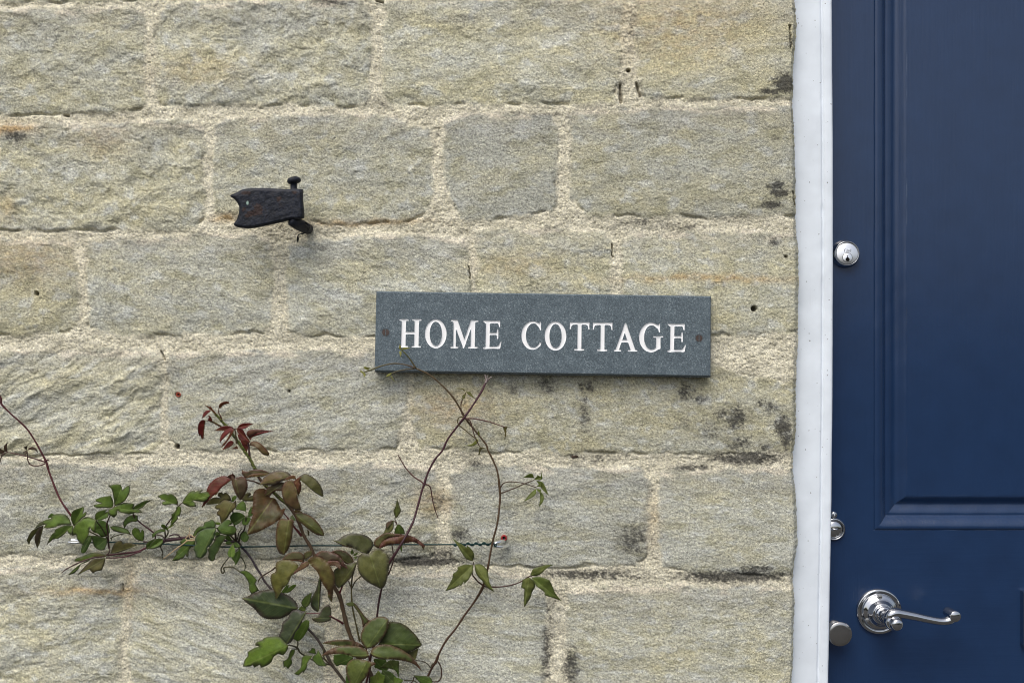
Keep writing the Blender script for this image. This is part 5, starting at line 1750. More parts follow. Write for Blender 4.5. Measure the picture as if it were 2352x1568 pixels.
    A('P5', [(640, 505), (600, 505), (550, 540), (505, 600), (560, 585), (610, 545)], (510, 600), (638, 508), .024, .030, G2, G1)
    A('P5', [(470, 590), (520, 520), (555, 505), (545, 550), (500, 600)], (480, 592), (552, 508), .022, .026, GD2, G2)
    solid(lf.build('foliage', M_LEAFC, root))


clematis_left()


# ---- climbing rose
def rose():
    root = empty('climbing_rose', at(850, 1720, .02))
    tag(root, 'climbing rose with bronze green leaves and a dark red young shoot crossing the wire', 'climbing plant')
    st = MB()
    SM, SM2 = (.062, .042, .022), (.070, .032, .026)
    P = [(905, 3290), (880, 2700), (862, 2200), (856, 1800)] + R('P5', [(1470, 1600), (1330, 1340), (1240, 1110), (1185, 960), (1145, 800), (1105, 640), (1050, 540), (960, 400), (870, 260)]) + R('P4', [(1400, 1250), (1330, 1100), (1240, 950), (1170, 770), (1100, 620), (1000, 480), (870, 370), (760, 270), (620, 150)]) + R('P3', [(1120, 1290), (1060, 1160), (980, 1000), (880, 860), (800, 740), (700, 600), (590, 465), (500, 360), (430, 290)])
    rr = [7.5, 7, 6.4, 5.8, 5.4, 5.2, 5.0, 5.0, 4.9, 4.8, 4.6, 4.2, 4.0, 3.9, 3.8, 3.7, 3.7, 3.7, 3.8, 3.8, 3.6, 3.4, 3.2, 3.2, 3.0, 3.0, 2.8, 2.6, 2.4, 2.0, 1.5]
    dd = list(np.linspace(.022, .036, len(P)))
    stem(st, None, P, rr, dd, SM, (.075, .040, .022), 12, 5)
    stem(st, 'P5', [(1140, 925), (1085, 890), (1012, 852)], [2.6, 1.8], [.024, .034], (.075, .016, .02))
    stem(st, 'P5', [(1020, 850), (950, 830), (870, 815), (740, 815)], [1.4, 1.1], [.036, .036], (.08, .02, .022))
    stem(st, 'P5', [(1100, 600), (1128, 530), (1140, 490)], [2.4, 1.2], [.026, .036], (.12, .014, .02))
    stem(st, 'P4', [(1205, 950), (1120, 850), (1060, 780), (1000, 690), (920, 590)], [3.2, 1.2], [.026, .036], (.085, .018, .018))
    stem(st, 'P3', [(1140, 1390), (1040, 1350), (940, 1330), (860, 1300), (740, 1290)], [1.8, 1.1], [.034, .044], (.062, .03, .018))
    stem(st, 'P3', [(985, 1030), (968, 900), (960, 800), (955, 740), (960, 690)], [2.8, 1.3], [.034, .040], (.065, .028, .03))
    stem(st, 'P3', [(530, 495), (470, 460), (400, 420), (350, 402), (280, 398)], [1.5, .7], [.036, .044], (.08, .03, .02))
    stem(st, 'P3', [(545, 420), (520, 330), (492, 280), (490, 200)], [1.9, .8], [.036, .042], (.09, .03, .018))
    stem(st, 'P3', [(735, 560), (730, 530), (760, 525)], 1.3, .042, (.075, .03, .02))
    stem(st, 'P3', [(770, 760), (760, 640), (745, 540)], [2.0, 1.2], .04, (.075, .05, .02))
    stem(st, 'P5', [(1320, 1115), (1290, 980), (1240, 740), (1230, 550), (1240, 420), (1285, 270)], [2.2, 1.5], [.03, .036], (.060, .052, .018))
    stem(st, 'P5', [(1230, 545), (1205, 480), (1195, 465)], 1.3, .036, (.060, .04, .018))
    stem(st, 'P5', [(1240, 535), (1275, 465), (1345, 403)], 1.3, [.034, .044], (.060, .052, .018))
    stem(st, 'P5', [(1390, 1190), (1400, 1250), (1420, 1290), (1420, 1420), (1390, 1568), (1380, 1660)], [1.6, 2.4], [.05, .026], (.085, .020, .024))
    stem(st, 'P5', [(690, 268), (712, 275), (770, 258)], 1.3, .046, (.10, .02, .02))
    st.build('stem', M_STEM, root)
    # green growth crusted on the young shoot
    gb = MB()
    rnd = random.Random(5)
    path = R('P3', [(1090, 1230), (1060, 1160), (1020, 1080), (980, 1000), (930, 930), (880, 860), (840, 800), (800, 740), (750, 670), (700, 600), (640, 530), (590, 465), (540, 410), (500, 360), (440, 300)])
    side = R('P3', [(520, 490), (470, 460), (400, 420), (360, 405)])
    low = R('P4', [(1010, 490), (930, 420), (870, 370), (800, 300), (740, 240), (620, 150)])
    for pth, cnt, rad in ((path, 560, 3.6), (side, 60, 1.8), (low, 120, 3.2)):
        Q = crom(pth, 12)
        for i in range(cnt):
            p = Q[rnd.randrange(len(Q))]
            a = rnd.uniform(-2.2, 2.2)
            off = rad * rnd.uniform(.55, 1.15)
            d = .036 + off * S * math.cos(a) * .9
            px, py = p[0] + off * math.sin(a) * .85 + rnd.uniform(-.5, .5), p[1] + off * math.sin(a) * .5
            c = at(px, py, d)
            l, w = rnd.uniform(.0010, .0022), rnd.uniform(.0006, .0010)
            an = rnd.uniform(-.9, .9) + .9
            ux, uz = math.cos(an) * l, math.sin(an) * l
            vx, vz = -math.sin(an) * w, math.cos(an) * w
            vs = [(c[0] - ux, c[1], c[2] - uz), (c[0] + vx, c[1] - w * .3, c[2] + vz), (c[0] + ux, c[1], c[2] + uz), (c[0] - vx, c[1] - w * .3, c[2] - vz), (c[0], c[1] - w, c[2]), (c[0], c[1] + w, c[2])]
            q = rnd.choice((.35, .8, 1.0, 1.3))
            gb.add(vs, [(0, 4, 1), (1, 4, 2), (2, 4, 3), (3, 4, 0), (1, 5, 0), (2, 5, 1), (3, 5, 2), (0, 5, 3)], (.115 * q, .135 * q, .026 * q))
    gb.build('mossy_growth', M_PLAIN, root)['label'] = 'tiny green grains crusting the young shoot'
    yo = MB()
    Y = lambda *a, **k: leaf(yo, *a, serr=.5, **k)
    DR, DR2 = (.125, .014, .015), (.085, .010, .012)
    Y('P3', [(780, 610), (850, 620), (900, 680), (870, 722), (815, 700)], (785, 612), (870, 720), .034, .036, DR, (.09, .03, .035))
    Y('P3', [(935, 760), (870, 748), (850, 770), (880, 820), (912, 885), (935, 882), (947, 820)], (930, 765), (920, 884), .034, .034, DR, (.06, .025, .018))
    Y('P3', [(850, 690), (900, 700), (950, 740), (940, 790), (870, 770), (830, 730)], (945, 770), (840, 700), .036, .038, (.09, .03, .02), DR)
    Y('P3', [(770, 790), (740, 812), (680, 845), (770, 842), (800, 830)], (790, 815), (684, 845), .036, .038, DR, (.07, .03, .015))
    Y('P3', [(732, 740), (690, 708), (640, 728), (590, 790), (548, 858), (640, 822), (700, 782)], (730, 738), (552, 855), .036, .040, DR, RED)
    Y('P3', [(282, 394), (230, 388), (190, 420), (165, 480), (162, 560), (185, 645), (202, 620), (212, 660), (234, 692), (250, 682), (262, 560), (270, 480)], (278, 396), (236, 688), .048, .040, DR2, DR, (.04, .008, .01), fold=.003)
    Y('P3', [(377, 250), (330, 234), (280, 248), (244, 295), (230, 364), (275, 332), (312, 290), (347, 262)], (374, 250), (232, 360), .046, .042, DR, DR2, (.10, .02, .02), fold=-.003)
    Y('P3', [(387, 407), (382, 370), (350, 320), (318, 320), (340, 345), (313, 392), (350, 402)], (380, 405), (325, 322), .046, .050, DR, DR2)
    Y('P3', [(467, 312), (440, 270), (400, 225), (355, 165), (350, 185), (273, 150), (290, 172), (370, 238), (412, 282)], (464, 310), (278, 153), .042, .046, (.115, .028, .018), DR, (.10, .05, .02))
    Y('P3', [(490, 202), (493, 160), (530, 118), (600, 98), (657, 108), (652, 134), (590, 142), (545, 172), (520, 205)], (492, 200), (655, 118), .044, .046, (.10, .026, .018), (.09, .045, .018), fold=.003)
    Y('P3', [(725, 520), (690, 490), (620, 481), (540, 490), (480, 520), (420, 558), (500, 560), (580, 556), (640, 540)], (722, 521), (426, 556), .046, .038, (.095, .022, .022), RED, RE, arch=.004, fold=.003)
    Y('P3', [(785, 507), (810, 470), (870, 442), (950, 436), (1038, 450), (980, 472), (920, 512), (860, 527)], (788, 507), (1034, 450), .042, .046, RED, DR, RE, fold=.003)
    Y('P3', [(727, 525), (660, 513), (590, 550), (540, 610), (510, 680), (506, 748), (550, 692), (610, 632), (675, 572)], (724, 524), (508, 744), .050, .044, (.10, .020, .020), RED, RE, arch=.004, fold=-.003)
    Y('P3', [(737, 538), (690, 540), (660, 610), (610, 700), (560, 760), (522, 825), (590, 772), (640, 702), (695, 622)], (732, 542), (526, 820), .052, .046, RED, DR, RE)
    Y('P3', [(763, 520), (810, 506), (870, 540), (900, 600), (940, 660), (988, 738), (950, 738), (890, 692), (830, 632), (788, 582)], (766, 522), (982, 735), .050, .046, (.095, .018, .020), DR, RE, fold=.003)
    Y('P3', [(965, 672), (922, 620), (940, 570), (1000, 540), (1090, 532), (1200, 545), (1290, 555), (1368, 571), (1290, 575), (1200, 572), (1100, 590), (1020, 630)], (965, 668), (1365, 570), .044, .042, (.090, .042, .032), (.080, .035, .025), RE, arch=.004)
    Y('P3', [(962, 675), (1020, 628), (1100, 588), (1200, 570), (1290, 574), (1240, 588), (1180, 600), (1100, 632), (1020, 657), (990, 700)], (966, 672), (1285, 575), .043, .040, (.13, .016, .018), RED)
    Y('P3', [(973, 787), (990, 740), (1050, 720), (1120, 740), (1190, 795), (1240, 850), (1275, 900), (1282, 945), (1210, 937), (1150, 897), (1090, 830), (1030, 797)], (974, 780), (1278, 940), .044, .040, (.085, .050, .022), (.078, .062, .024), RE, arch=.005, fold=-.003)
    yf = solid(yo.build('young_foliage', M_LEAFR, root))
    yf['label'] = 'dark red young leaves at the shoot tip'
    lf = MB()

    def A(*a, **k):
        k.setdefault('serr', .75)
        leaf(lf, *a, **k)
    # crown of the shoot
    A('P4', [(700, 345), (640, 225), (540, 210), (470, 240), (440, 320), (440, 440), (410, 600), (442, 606), (390, 760), (343, 935), (450, 912), (560, 867), (680, 802), (800, 732), (890, 652), (955, 508), (880, 540), (840, 460), (790, 370), (740, 350)], (760, 350), (346, 930), .030, .044, RUST, (.050, .052, .022), (.09, .04, .02), arch=.006, fold=.004)
    A('P4', [(1100, 530), (1160, 545), (1215, 578), (1130, 590), (1090, 580)], (1085, 560), (1213, 577), .032, .032, RUST, RUST2)
    A('P4', [(1290, 850), (1325, 880), (1318, 930), (1305, 952), (1296, 910)], (1290, 855), (1306, 950), .024, .022, (.08, .06, .03), RUST2, serr=0)
    A('P4', [(1060, 620), (1025, 650), (1030, 690), (1070, 715), (1110, 700)], (1080, 620), (1050, 710), .030, .034, GD2, RG2)
    A('P3', [(1302, 1225), (1230, 1190), (1150, 1165), (1050, 1163), (960, 1190), (900, 1190), (853, 1166), (853, 1220), (880, 1270), (920, 1302), (990, 1280), (1100, 1272), (1200, 1262)], (1298, 1226), (865, 1180), .040, .048, MV, (.062, .052, .030), RE, arch=.004)
    A('P3', [(920, 1300), (960, 1260), (1040, 1228), (1150, 1222), (1290, 1228), (1200, 1266), (1100, 1276), (990, 1284)], (1290, 1230), (922, 1300), .047, .050, (.085, .045, .022), RUST)
    A('P2', [(1475, 72), (1440, 30), (1350, 10), (1250, 38), (1170, 95), (1110, 170), (1080, 260), (1050, 370), (1002, 515), (1060, 462), (1130, 382), (1200, 312), (1240, 302), (1272, 250), (1330, 182), (1400, 132)], (1472, 68), (1006, 510), .046, .040, (.095, .022, .018), (.080, .034, .018), (.11, .018, .018), arch=.005, fold=-.004)
    A('P2', [(1400, 35), (1440, -5), (1500, -25), (1535, 10), (1520, 60), (1475, 70), (1440, 42)], (1480, 60), (1450, 0), .044, .048, MV, (.09, .035, .025), RE)
    A('P2', [(1466, -5), (1500, 20), (1530, 62), (1560, 38), (1620, 18), (1690, 43), (1722, 110), (1727, 200), (1692, 280), (1652, 350), (1610, 395), (1560, 322), (1520, 242), (1488, 150), (1472, 60)], (1535, 60), (1610, 390), .054, .046, MV, (.072, .066, .034), RE, arch=.005, fold=-.004)
    A('P4', [(1110, 75), (1170, 70), (1195, 130), (1192, 230), (1150, 320), (1120, 250), (1095, 160)], (1110, 78), (1152, 315), .046, .044, (.085, .045, .022), RUST, RE)
    A('P4', [(930, 113), (850, 108), (770, 140), (690, 180), (640, 230), (616, 312), (700, 337), (740, 280), (800, 247), (892, 247)], (930, 120), (625, 318), .046, .042, (.048, .034, .020), (.040, .040, .018), RE, arch=.004)
    A('P3', [(1622, 1255), (1560, 1200), (1450, 1182), (1340, 1200), (1240, 1250), (1190, 1300), (1126, 1397), (1230, 1407), (1340, 1407), (1420, 1370), (1520, 1332), (1590, 1290)], (1618, 1262), (1132, 1394), .050, .046, (.072, .072, .042), MV, (.085, .07, .075), arch=.006, fold=-.003)
    A('P3', [(1505, 1335), (1560, 1285), (1640, 1253), (1690, 1262), (1706, 1320), (1640, 1312), (1560, 1330)], (1700, 1300), (1512, 1332), .052, .054, (.105, .055, .025), RUST, RE)
    A('P4', [(1175, 70), (1160, 20), (1200, -5), (1260, -25), (1340, 5), (1420, 60), (1490, 140), (1530, 230), (1547, 345), (1480, 312), (1400, 262), (1320, 192), (1240, 120)], (1178, 62), (1540, 338), .052, .042, (.062, .070, .038), RG, (.075, .06, .055), arch=.006, fold=-.004)
    A('P4', [(1085, 80), (1000, 74), (940, 108), (898, 190), (893, 270), (913, 370), (958, 450), (1030, 502), (1100, 540), (1195, 543), (1172, 450), (1137, 350), (1132, 250), (1102, 160)], (1082, 82), (1186, 538), .058, .050, (.070, .072, .036), MV, (.10, .045, .04), arch=.006, fold=-.004)
    A('P4', [(1197, 18), (1130, 48), (1083, 100), (1098, 160), (1122, 215), (1140, 270), (1180, 160), (1160, 110)], (1100, 130), (1195, 22), .060, .062, (.115, .048, .030), (.10, .05, .028), RE, serr=.4)
    A('P4', [(1012, 690), (960, 690), (900, 678), (850, 700), (818, 780), (798, 900), (798, 1050), (818, 1150), (860, 1222), (920, 1247), (982, 1182), (1022, 1080), (1052, 960), (1067, 830), (1078, 720), (1050, 685)], (1000, 700), (920, 1243), .048, .042, (.056, .058, .022), RG, RE, arch=.006, fold=-.004)
    A('P4', [(1105, 590), (1180, 578), (1260, 600), (1360, 650), (1440, 720), (1500, 800), (1540, 870), (1557, 950), (1460, 937), (1370, 892), (1290, 832), (1210, 762), (1140, 722), (1108, 660)], (1108, 610), (1552, 945), .040, .036, RG, (.050, .064, .028), RE, arch=.005, fold=-.003)
    # right-hand sprays by the wire
    A('Z8', [(290, 697), (325, 640), (312, 600), (270, 570), (200, 557), (130, 570), (85, 602), (52, 604), (110, 632), (180, 650), (240, 682)], (292, 694), (58, 605), .044, .050, (.052, .066, .036), (.048, .058, .036), (.06, .045, .05), arch=.005, fold=-.003)
    A('Z8', [(52, 604), (100, 622), (160, 640), (215, 662), (170, 654), (110, 637)], (212, 660), (56, 605), .047, .050, (.095, .040, .028), RUST)
    A('Z8', [(362, 662), (333, 640), (333, 605), (370, 573), (420, 554), (480, 560), (540, 570), (480, 582), (420, 595), (385, 622)], (362, 658), (536, 570), .042, .048, (.055, .062, .034), RG2, RE)
    A('Z8', [(360, 664), (380, 620), (430, 590), (500, 578), (560, 570), (620, 595), (672, 640), (662, 668), (640, 637), (590, 615), (520, 627), (440, 632)], (362, 660), (668, 655), .046, .042, (.085, .048, .022), RUST, RE, arch=.005)
    A('Z8', [(300, 698), (250, 688), (222, 720), (217, 770), (233, 830), (280, 880), (340, 912), (375, 930), (402, 910), (422, 840), (432, 770), (427, 710), (390, 670), (350, 658), (312, 682)], (303, 698), (375, 927), .052, .046, (.070, .084, .038), (.056, .068, .036), (.075, .06, .05), arch=.006, fold=-.003)
    for P_, b_, t_ in (([(170, 690), (182, 660), (195, 690), (180, 700)], (180, 712), (182, 662)), ([(190, 700), (215, 685), (222, 695), (200, 710)], (190, 708), (221, 690)), ([(195, 715), (215, 715), (208, 735)], (194, 712), (208, 734))):
        A('Z8', P_, b_, t_, .040, .044, (.050, .072, .018), G2, serr=0)
    A('P5', [(1000, 152), (1080, 128), (1160, 143), (1222, 190), (1253, 250), (1232, 302), (1160, 272), (1090, 192)], (1240, 290), (1004, 152), .038, .040, (.042, .048, .028), (.034, .042, .024), RE)
    A('P5', [(830, 192), (880, 150), (940, 137), (1010, 153), (1080, 183), (1132, 240), (1202, 345), (1120, 302), (1070, 250), (960, 257), (915, 225)], (832, 192), (1196, 340), .046, .050, (.060, .042, .036), (.058, .060, .034), RE, arch=.005)
    A('P5', [(1287, 258), (1230, 268), (1130, 300), (1050, 340), (1028, 400), (1038, 450), (1058, 512), (1090, 540), (1132, 522), (1182, 472), (1232, 420), (1262, 340)], (1284, 262), (1092, 537), .044, .040, RG, (.048, .062, .032), (.07, .05, .05), arch=.004, fold=-.003)
    A('P5', [(955, 256), (1040, 246), (1095, 258), (1112, 300), (1114, 345), (1050, 300), (985, 302)], (960, 262), (1112, 340), .052, .054, (.10, .045, .034), MV, RE)
    A('P5', [(717, 265), (717, 200), (690, 160), (640, 148), (570, 158), (520, 190), (476, 243), (550, 240), (640, 235), (690, 247)], (714, 262), (482, 240), .042, .044, (.062, .066, .042), (.056, .062, .040), RE, arch=.004)
    A('P5', [(560, 240), (640, 233), (690, 240), (712, 268), (660, 252), (600, 248)], (710, 266), (565, 241), .044, .046, (.10, .042, .022), RUST, serr=.3)
    A('P5', [(720, 232), (710, 190), (740, 150), (802, 133), (810, 170), (792, 200), (752, 222)], (722, 228), (802, 138), .040, .042, (.056, .060, .040), RG2, RE)
    A('P5', [(657, 292), (620, 260), (560, 240), (480, 238), (420, 268), (412, 330), (410, 365), (368, 390), (356, 450), (380, 540), (403, 590), (415, 665), (450, 622), (490, 542), (540, 502), (562, 440), (602, 380), (650, 332)], (655, 296), (416, 658), .056, .046, (.078, .088, .030), (.062, .074, .030), (.09, .06, .03), arch=.007, fold=-.004)
    A('P5', [(650, 330), (690, 280), (735, 255), (775, 255), (772, 292), (720, 330), (640, 372), (582, 412), (560, 465), (553, 480), (562, 435), (602, 378)], (655, 310), (772, 262), .058, .060, (.070, .058, .040), MV, RE)
    A('P5', [(755, 240), (800, 203), (860, 199), (920, 220), (970, 260), (1012, 320), (1042, 390), (1052, 470), (1037, 540), (1032, 600), (1020, 695), (980, 640), (970, 570), (930, 512), (890, 432), (850, 352), (790, 292)], (772, 258), (1020, 690), .060, .046, (.078, .086, .028), (.066, .060, .030), (.10, .045, .03), arch=.008, fold=-.004)
    # dark lower leaves
    A('P5', [(872, 800), (820, 772), (792, 720), (800, 650), (850, 550), (880, 425), (906, 460), (897, 600), (892, 720)], (872, 798), (884, 432), .036, .040, TEAL, (.036, .052, .026), (.05, .03, .03), fold=-.004, serr=.5)
    A('P5', [(1005, 887), (950, 907), (880, 912), (830, 902), (798, 865), (850, 860), (890, 810), (930, 750), (980, 720), (1007, 750), (1012, 820)], (1008, 860), (802, 868), .036, .042, TEAL2, (.038, .050, .030), (.06, .03, .03), serr=.6)
    A('P5', [(737, 757), (700, 732), (690, 690), (720, 640), (760, 610), (802, 586), (797, 650), (782, 710)], (735, 754), (800, 590), .038, .044, (.046, .074, .026), G2, EDG, serr=.3)
    A('P5', [(722, 800), (655, 772), (690, 732), (738, 757), (732, 805)], (735, 760), (660, 775), .034, .036, (.056, .090, .026), G2, serr=0)
    A('P5', [(652, 752), (630, 690), (570, 630), (500, 598), (400, 558), (320, 558), (200, 588), (100, 633), (46, 650), (100, 700), (180, 762), (240, 832), (300, 867), (370, 876), (470, 868), (530, 842), (580, 812), (630, 782)], (650, 760), (52, 651), .042, .034, (.020, .036, .020), (.025, .042, .024), (.055, .03, .03), arch=.006, fold=-.003, serr=1.0)
    A('P5', [(748, 788), (690, 790), (610, 778), (570, 810), (540, 870), (490, 910), (473, 990), (448, 1050), (447, 1130), (462, 1182), (485, 1214), (530, 1152), (590, 1112), (622, 1022), (662, 972), (702, 890), (727, 840)], (738, 796), (486, 1208), .048, .040, (.030, .046, .036), TEAL2, (.055, .035, .04), arch=.006, fold=-.004)
    A('P5', [(1240, 688), (1290, 728), (1342, 800), (1392, 862), (1435, 892), (1380, 932), (1352, 978), (1338, 880), (1300, 800), (1258, 740)], (1242, 692), (1400, 920), .034, .030, (.032, .050, .024), (.038, .056, .028), RE, serr=.5)
    A('P5', [(1168, 710), (1200, 696), (1244, 690), (1262, 732), (1200, 738)], (1250, 705), (1170, 711), .036, .038, GD2, RG2, serr=.3)
    # five-leaflet spray at the bottom
    A('P5', [(1828, 1252), (1952, 1186), (1940, 1250), (1920, 1318), (1880, 1292)], (1840, 1250), (1925, 1310), .034, .034, (.075, .085, .045), RG)
    A('P5', [(1530, 1400), (1640, 1320), (1745, 1325), (1742, 1400), (1742, 1510), (1690, 1420)], (1640, 1325), (1742, 1505), .032, .030, (.046, .066, .028), G2)
    A('P5', [(1470, 1300), (1600, 1308), (1624, 1380), (1612, 1455), (1540, 1420), (1480, 1400)], (1480, 1310), (1610, 1450), .032, .030, GD2, G2)
    A('P5', [(1560, 1428), (1640, 1438), (1712, 1500), (1690, 1568), (1640, 1600), (1580, 1590), (1550, 1500)], (1570, 1440), (1690, 1560), .036, .034, G2, (.04, .066, .03))
    A('P5', [(1436, 1500), (1480, 1480), (1520, 1428), (1560, 1470), (1592, 1480), (1580, 1560), (1540, 1620), (1430, 1620)], (1470, 1600), (1525, 1432), .040, .044, (.066, .096, .026), G1)
    A('P5', [(1690, 1500), (1740, 1510), (1795, 1542), (1740, 1570), (1690, 1580)], (1690, 1560), (1792, 1542), .038, .036, (.058, .104, .022), G1, serr=.4)
    A('P5', [(1040, 1260), (1150, 1243), (1255, 1290), (1220, 1340), (1190, 1372), (1120, 1368), (1070, 1384), (1036, 1330)], (1240, 1290), (1045, 1375), .034, .032, GD2, GD, serr=.8)
    A('P5', [(1180, 1450), (1240, 1480), (1260, 1600), (1200, 1640), (1170, 1540)], (1220, 1620), (1185, 1455), .030, .032, GD, GD2)
    A('P5', [(1520, 1150), (1560, 1080), (1600, 1000), (1638, 898), (1730, 908), (1820, 948), (1890, 1010), (1950, 1080), (1994, 1156), (1920, 1202), (1830, 1252), (1740, 1200), (1640, 1170)], (1520, 1140), (1988, 1154), .044, .036, (.026, .048, .016), (.034, .056, .022), (.05, .03, .02), arch=.006, fold=-.004)
    A('P5', [(1390, 1192), (1340, 1150), (1270, 1115), (1180, 1098), (1080, 1098), (980, 1114), (910, 1136), (1010, 1151), (1120, 1167), (1250, 1177)], (1388, 1190), (918, 1135), .046, .048, (.044, .070, .030), (.040, .060, .030), RE, arch=.004, fold=.003)
    A('P5', [(1390, 1194), (1340, 1130), (1328, 1060), (1358, 970), (1420, 898), (1500, 856), (1580, 850), (1633, 880), (1623, 960), (1592, 1040), (1532, 1122), (1462, 1178)], (1392, 1192), (1622, 872), .050, .050, (.050, .078, .034), (.044, .070, .032), RE, arch=.004, fold=-.004)
    A('P5', [(1418, 1272), (1402, 1220), (1340, 1180), (1250, 1164), (1150, 1160), (1040, 1184), (960, 1225), (896, 1278), (1000, 1257), (1120, 1247), (1200, 1267), (1300, 1297), (1380, 1302)], (1414, 1262), (904, 1274), .054, .054, (.054, .082, .034), (.046, .074, .032), RE, arch=.005, fold=-.003)
    A('P5', [(1438, 1240), (1458, 1190), (1540, 1153), (1640, 1153), (1740, 1190), (1830, 1240), (1890, 1290), (1962, 1380), (1988, 1440), (1920, 1372), (1820, 1332), (1700, 1312), (1560, 1307), (1470, 1282)], (1440, 1242), (1984, 1434), .054, .044, (.052, .082, .034), (.044, .072, .030), RE, arch=.007, fold=-.003)
    A('P5', [(1495, 1360), (1480, 1345), (1420, 1330), (1340, 1308), (1260, 1298), (1200, 1338), (1172, 1400), (1183, 1490), (1208, 1560), (1215, 1660), (1300, 1640), (1342, 1562), (1402, 1482), (1432, 1400), (1470, 1372)], (1400, 1318), (1230, 1650), .056, .048, (.066, .096, .030), (.054, .080, .030), RE, arch=.006, fold=-.004)
    solid(lf.build('foliage', M_LEAFR, root))


rose()


# ---- the two long clematis runners on the right
def runner_right():
    root = empty('clematis', at(1020, 1720, .012))
    tag(root, 'long brown clematis runner with pale green leaves, its tips lying on the slate sign', 'climbing plant')
    st = MB()
    P = [(880, 3290), (905, 2700), (890, 2200), (930, 1800)] + R('P8', [(540, 1080), (620, 900), (680, 770), (716, 714), (740, 650), (800, 540), (880, 440), (960, 320), (1040, 210), (1108, 88)]) + R('Z8', [(1092, 800), (1112, 690), (1130, 600), (1160, 480), (1176, 330), (1174, 265), (1160, 150), (1130, 70), (1095, 0)]) + R('Z5', [(1080, 1470), (1000, 1370), (940, 1290), (870, 1170), (790, 1080), (700, 1005), (610, 962)])
    rr = [4.2, 3.8, 3.4, 3.0, 2.6, 2.6, 2.6, 3.6, 2.6, 2.5, 2.4, 2.4, 2.5, 3.2, 2.4, 2.3, 2.3, 2.3, 2.3, 2.8, 2.1, 2.1, 2.1, 2.1, 2.1, 2.3, 2.1, 2.0, 1.9, 1.9]
    dd = [.014] * 8 + [.016] * 5 + [.02] + [.026] * 4 + [.022] * 3 + [.02] * 3 + [.02, .022, .026, .027, .028, .029]
    stem(st, None, P, rr, dd, SBR, (.075, .050, .022), 10)
    stem(st, 'Z5', [(610, 962), (575, 905), (545, 868), (515, 840)], [1.8, 1.3], .03, (.062, .045, .018), (.08, .09, .03))
    stem(st, 'Z5', [(610, 962), (540, 938), (460, 930), (380, 946), (320, 968), (262, 990)], [1.7, 1.5, 1.5, 1.7, 2.0, 1.6], .03, (.070, .040, .024), (.11, .11, .05))
    stem(st, 'Z5', [(602, 965), (540, 970), (480, 984), (440, 1000)], [1.4, 1.2], .028, (.070, .050, .024), (.10, .09, .05))
    stem(st, 'Z8', [(1176, 258), (1200, 222), (1250, 211), (1330, 221), (1420, 250)], [1.5, 1.0], [.022, .028], (.055, .032, .018))
    stem(st, 'Z8', [(1172, 293), (1260, 260), (1340, 225), (1405, 200)], [1.4, 1.0], [.022, .030], (.055, .032, .018))
    stem(st, 'Z8', [(1062, 906), (1030, 884), (1005, 855), (990, 830), (992, 790), (998, 750)], [1.9, 1.1], [.02, .034], SBR)
    stem(st, 'Z8', [(1070, 914), (1150, 918), (1240, 908), (1310, 885), (1370, 848), (1390, 845)], [1.8, 1.1], [.02, .034], (.055, .026, .02))
    stem(st, 'P8', [(732, 716), (752, 750), (760, 790), (756, 850), (730, 880), (690, 883)], 1.6, .018, (.045, .024, .016))
    stem(st, 'P8', [(700, 728), (682, 740), (672, 765), (650, 740), (610, 715), (545, 706)], [1.6, 1.1], .02, (.05, .04, .022))
    stem(st, 'P8', [(505, 896), (528, 870), (530, 850), (545, 832)], [1.5, 1.0], .022, (.05, .028, .02))
    stem(st, 'P8', [(560, 890), (520, 872), (450, 872)], 1.2, .022, SGR)
    st.build('stem', M_STEM, root)
    lf = MB()
    A = lambda *a, **k: leaf(lf, *a, **k)
    YG, YG2, YE = (.080, .105, .038), (.060, .084, .032), (.07, .085, .03)
    A('Z8', [(992, 744), (950, 730), (920, 690), (890, 640), (858, 593), (905, 622), (950, 652), (955, 638), (982, 662), (1004, 702)], (992, 740), (862, 598), .036, .042, YG, YG2, YE, fold=.004, arch=.003)
    A('Z8', [(992, 770), (940, 766), (890, 785), (888, 808), (860, 830), (858, 852), (840, 890), (808, 945), (870, 926), (905, 905), (914, 912), (933, 882), (938, 897), (970, 860), (994, 810)], (991, 772), (814, 940), .038, .038, YG, YG2, YE, fold=.004, arch=.005)
    A('Z8', [(1008, 766), (1050, 766), (1087, 800), (1100, 850), (1108, 890), (1137, 951), (1090, 922), (1060, 880), (1030, 850), (1010, 810)], (1010, 768), (1134, 947), .038, .042, YG, YG2, YE, fold=-.004, arch=.005)
    A('Z8', [(1378, 838), (1400, 795), (1450, 780), (1490, 768), (1535, 768), (1490, 792), (1450, 830), (1410, 845)], (1380, 838), (1530, 770), .034, .030, YG2, YG, YE, arch=.004)
    A('Z8', [(1372, 853), (1330, 868), (1318, 920), (1340, 933), (1337, 990), (1338, 1055), (1380, 990), (1392, 950), (1412, 915), (1405, 880)], (1372, 856), (1340, 1048), .036, .034, YG, YG2, YE, fold=-.004)
    A('Z8', [(1388, 855), (1440, 848), (1500, 868), (1518, 890), (1532, 920), (1548, 960), (1592, 1012), (1520, 987), (1478, 972), (1472, 950), (1420, 910)], (1390, 856), (1585, 1006), .036, .032, (.06, .098, .03), YG2, YE, fold=.004, arch=.004)
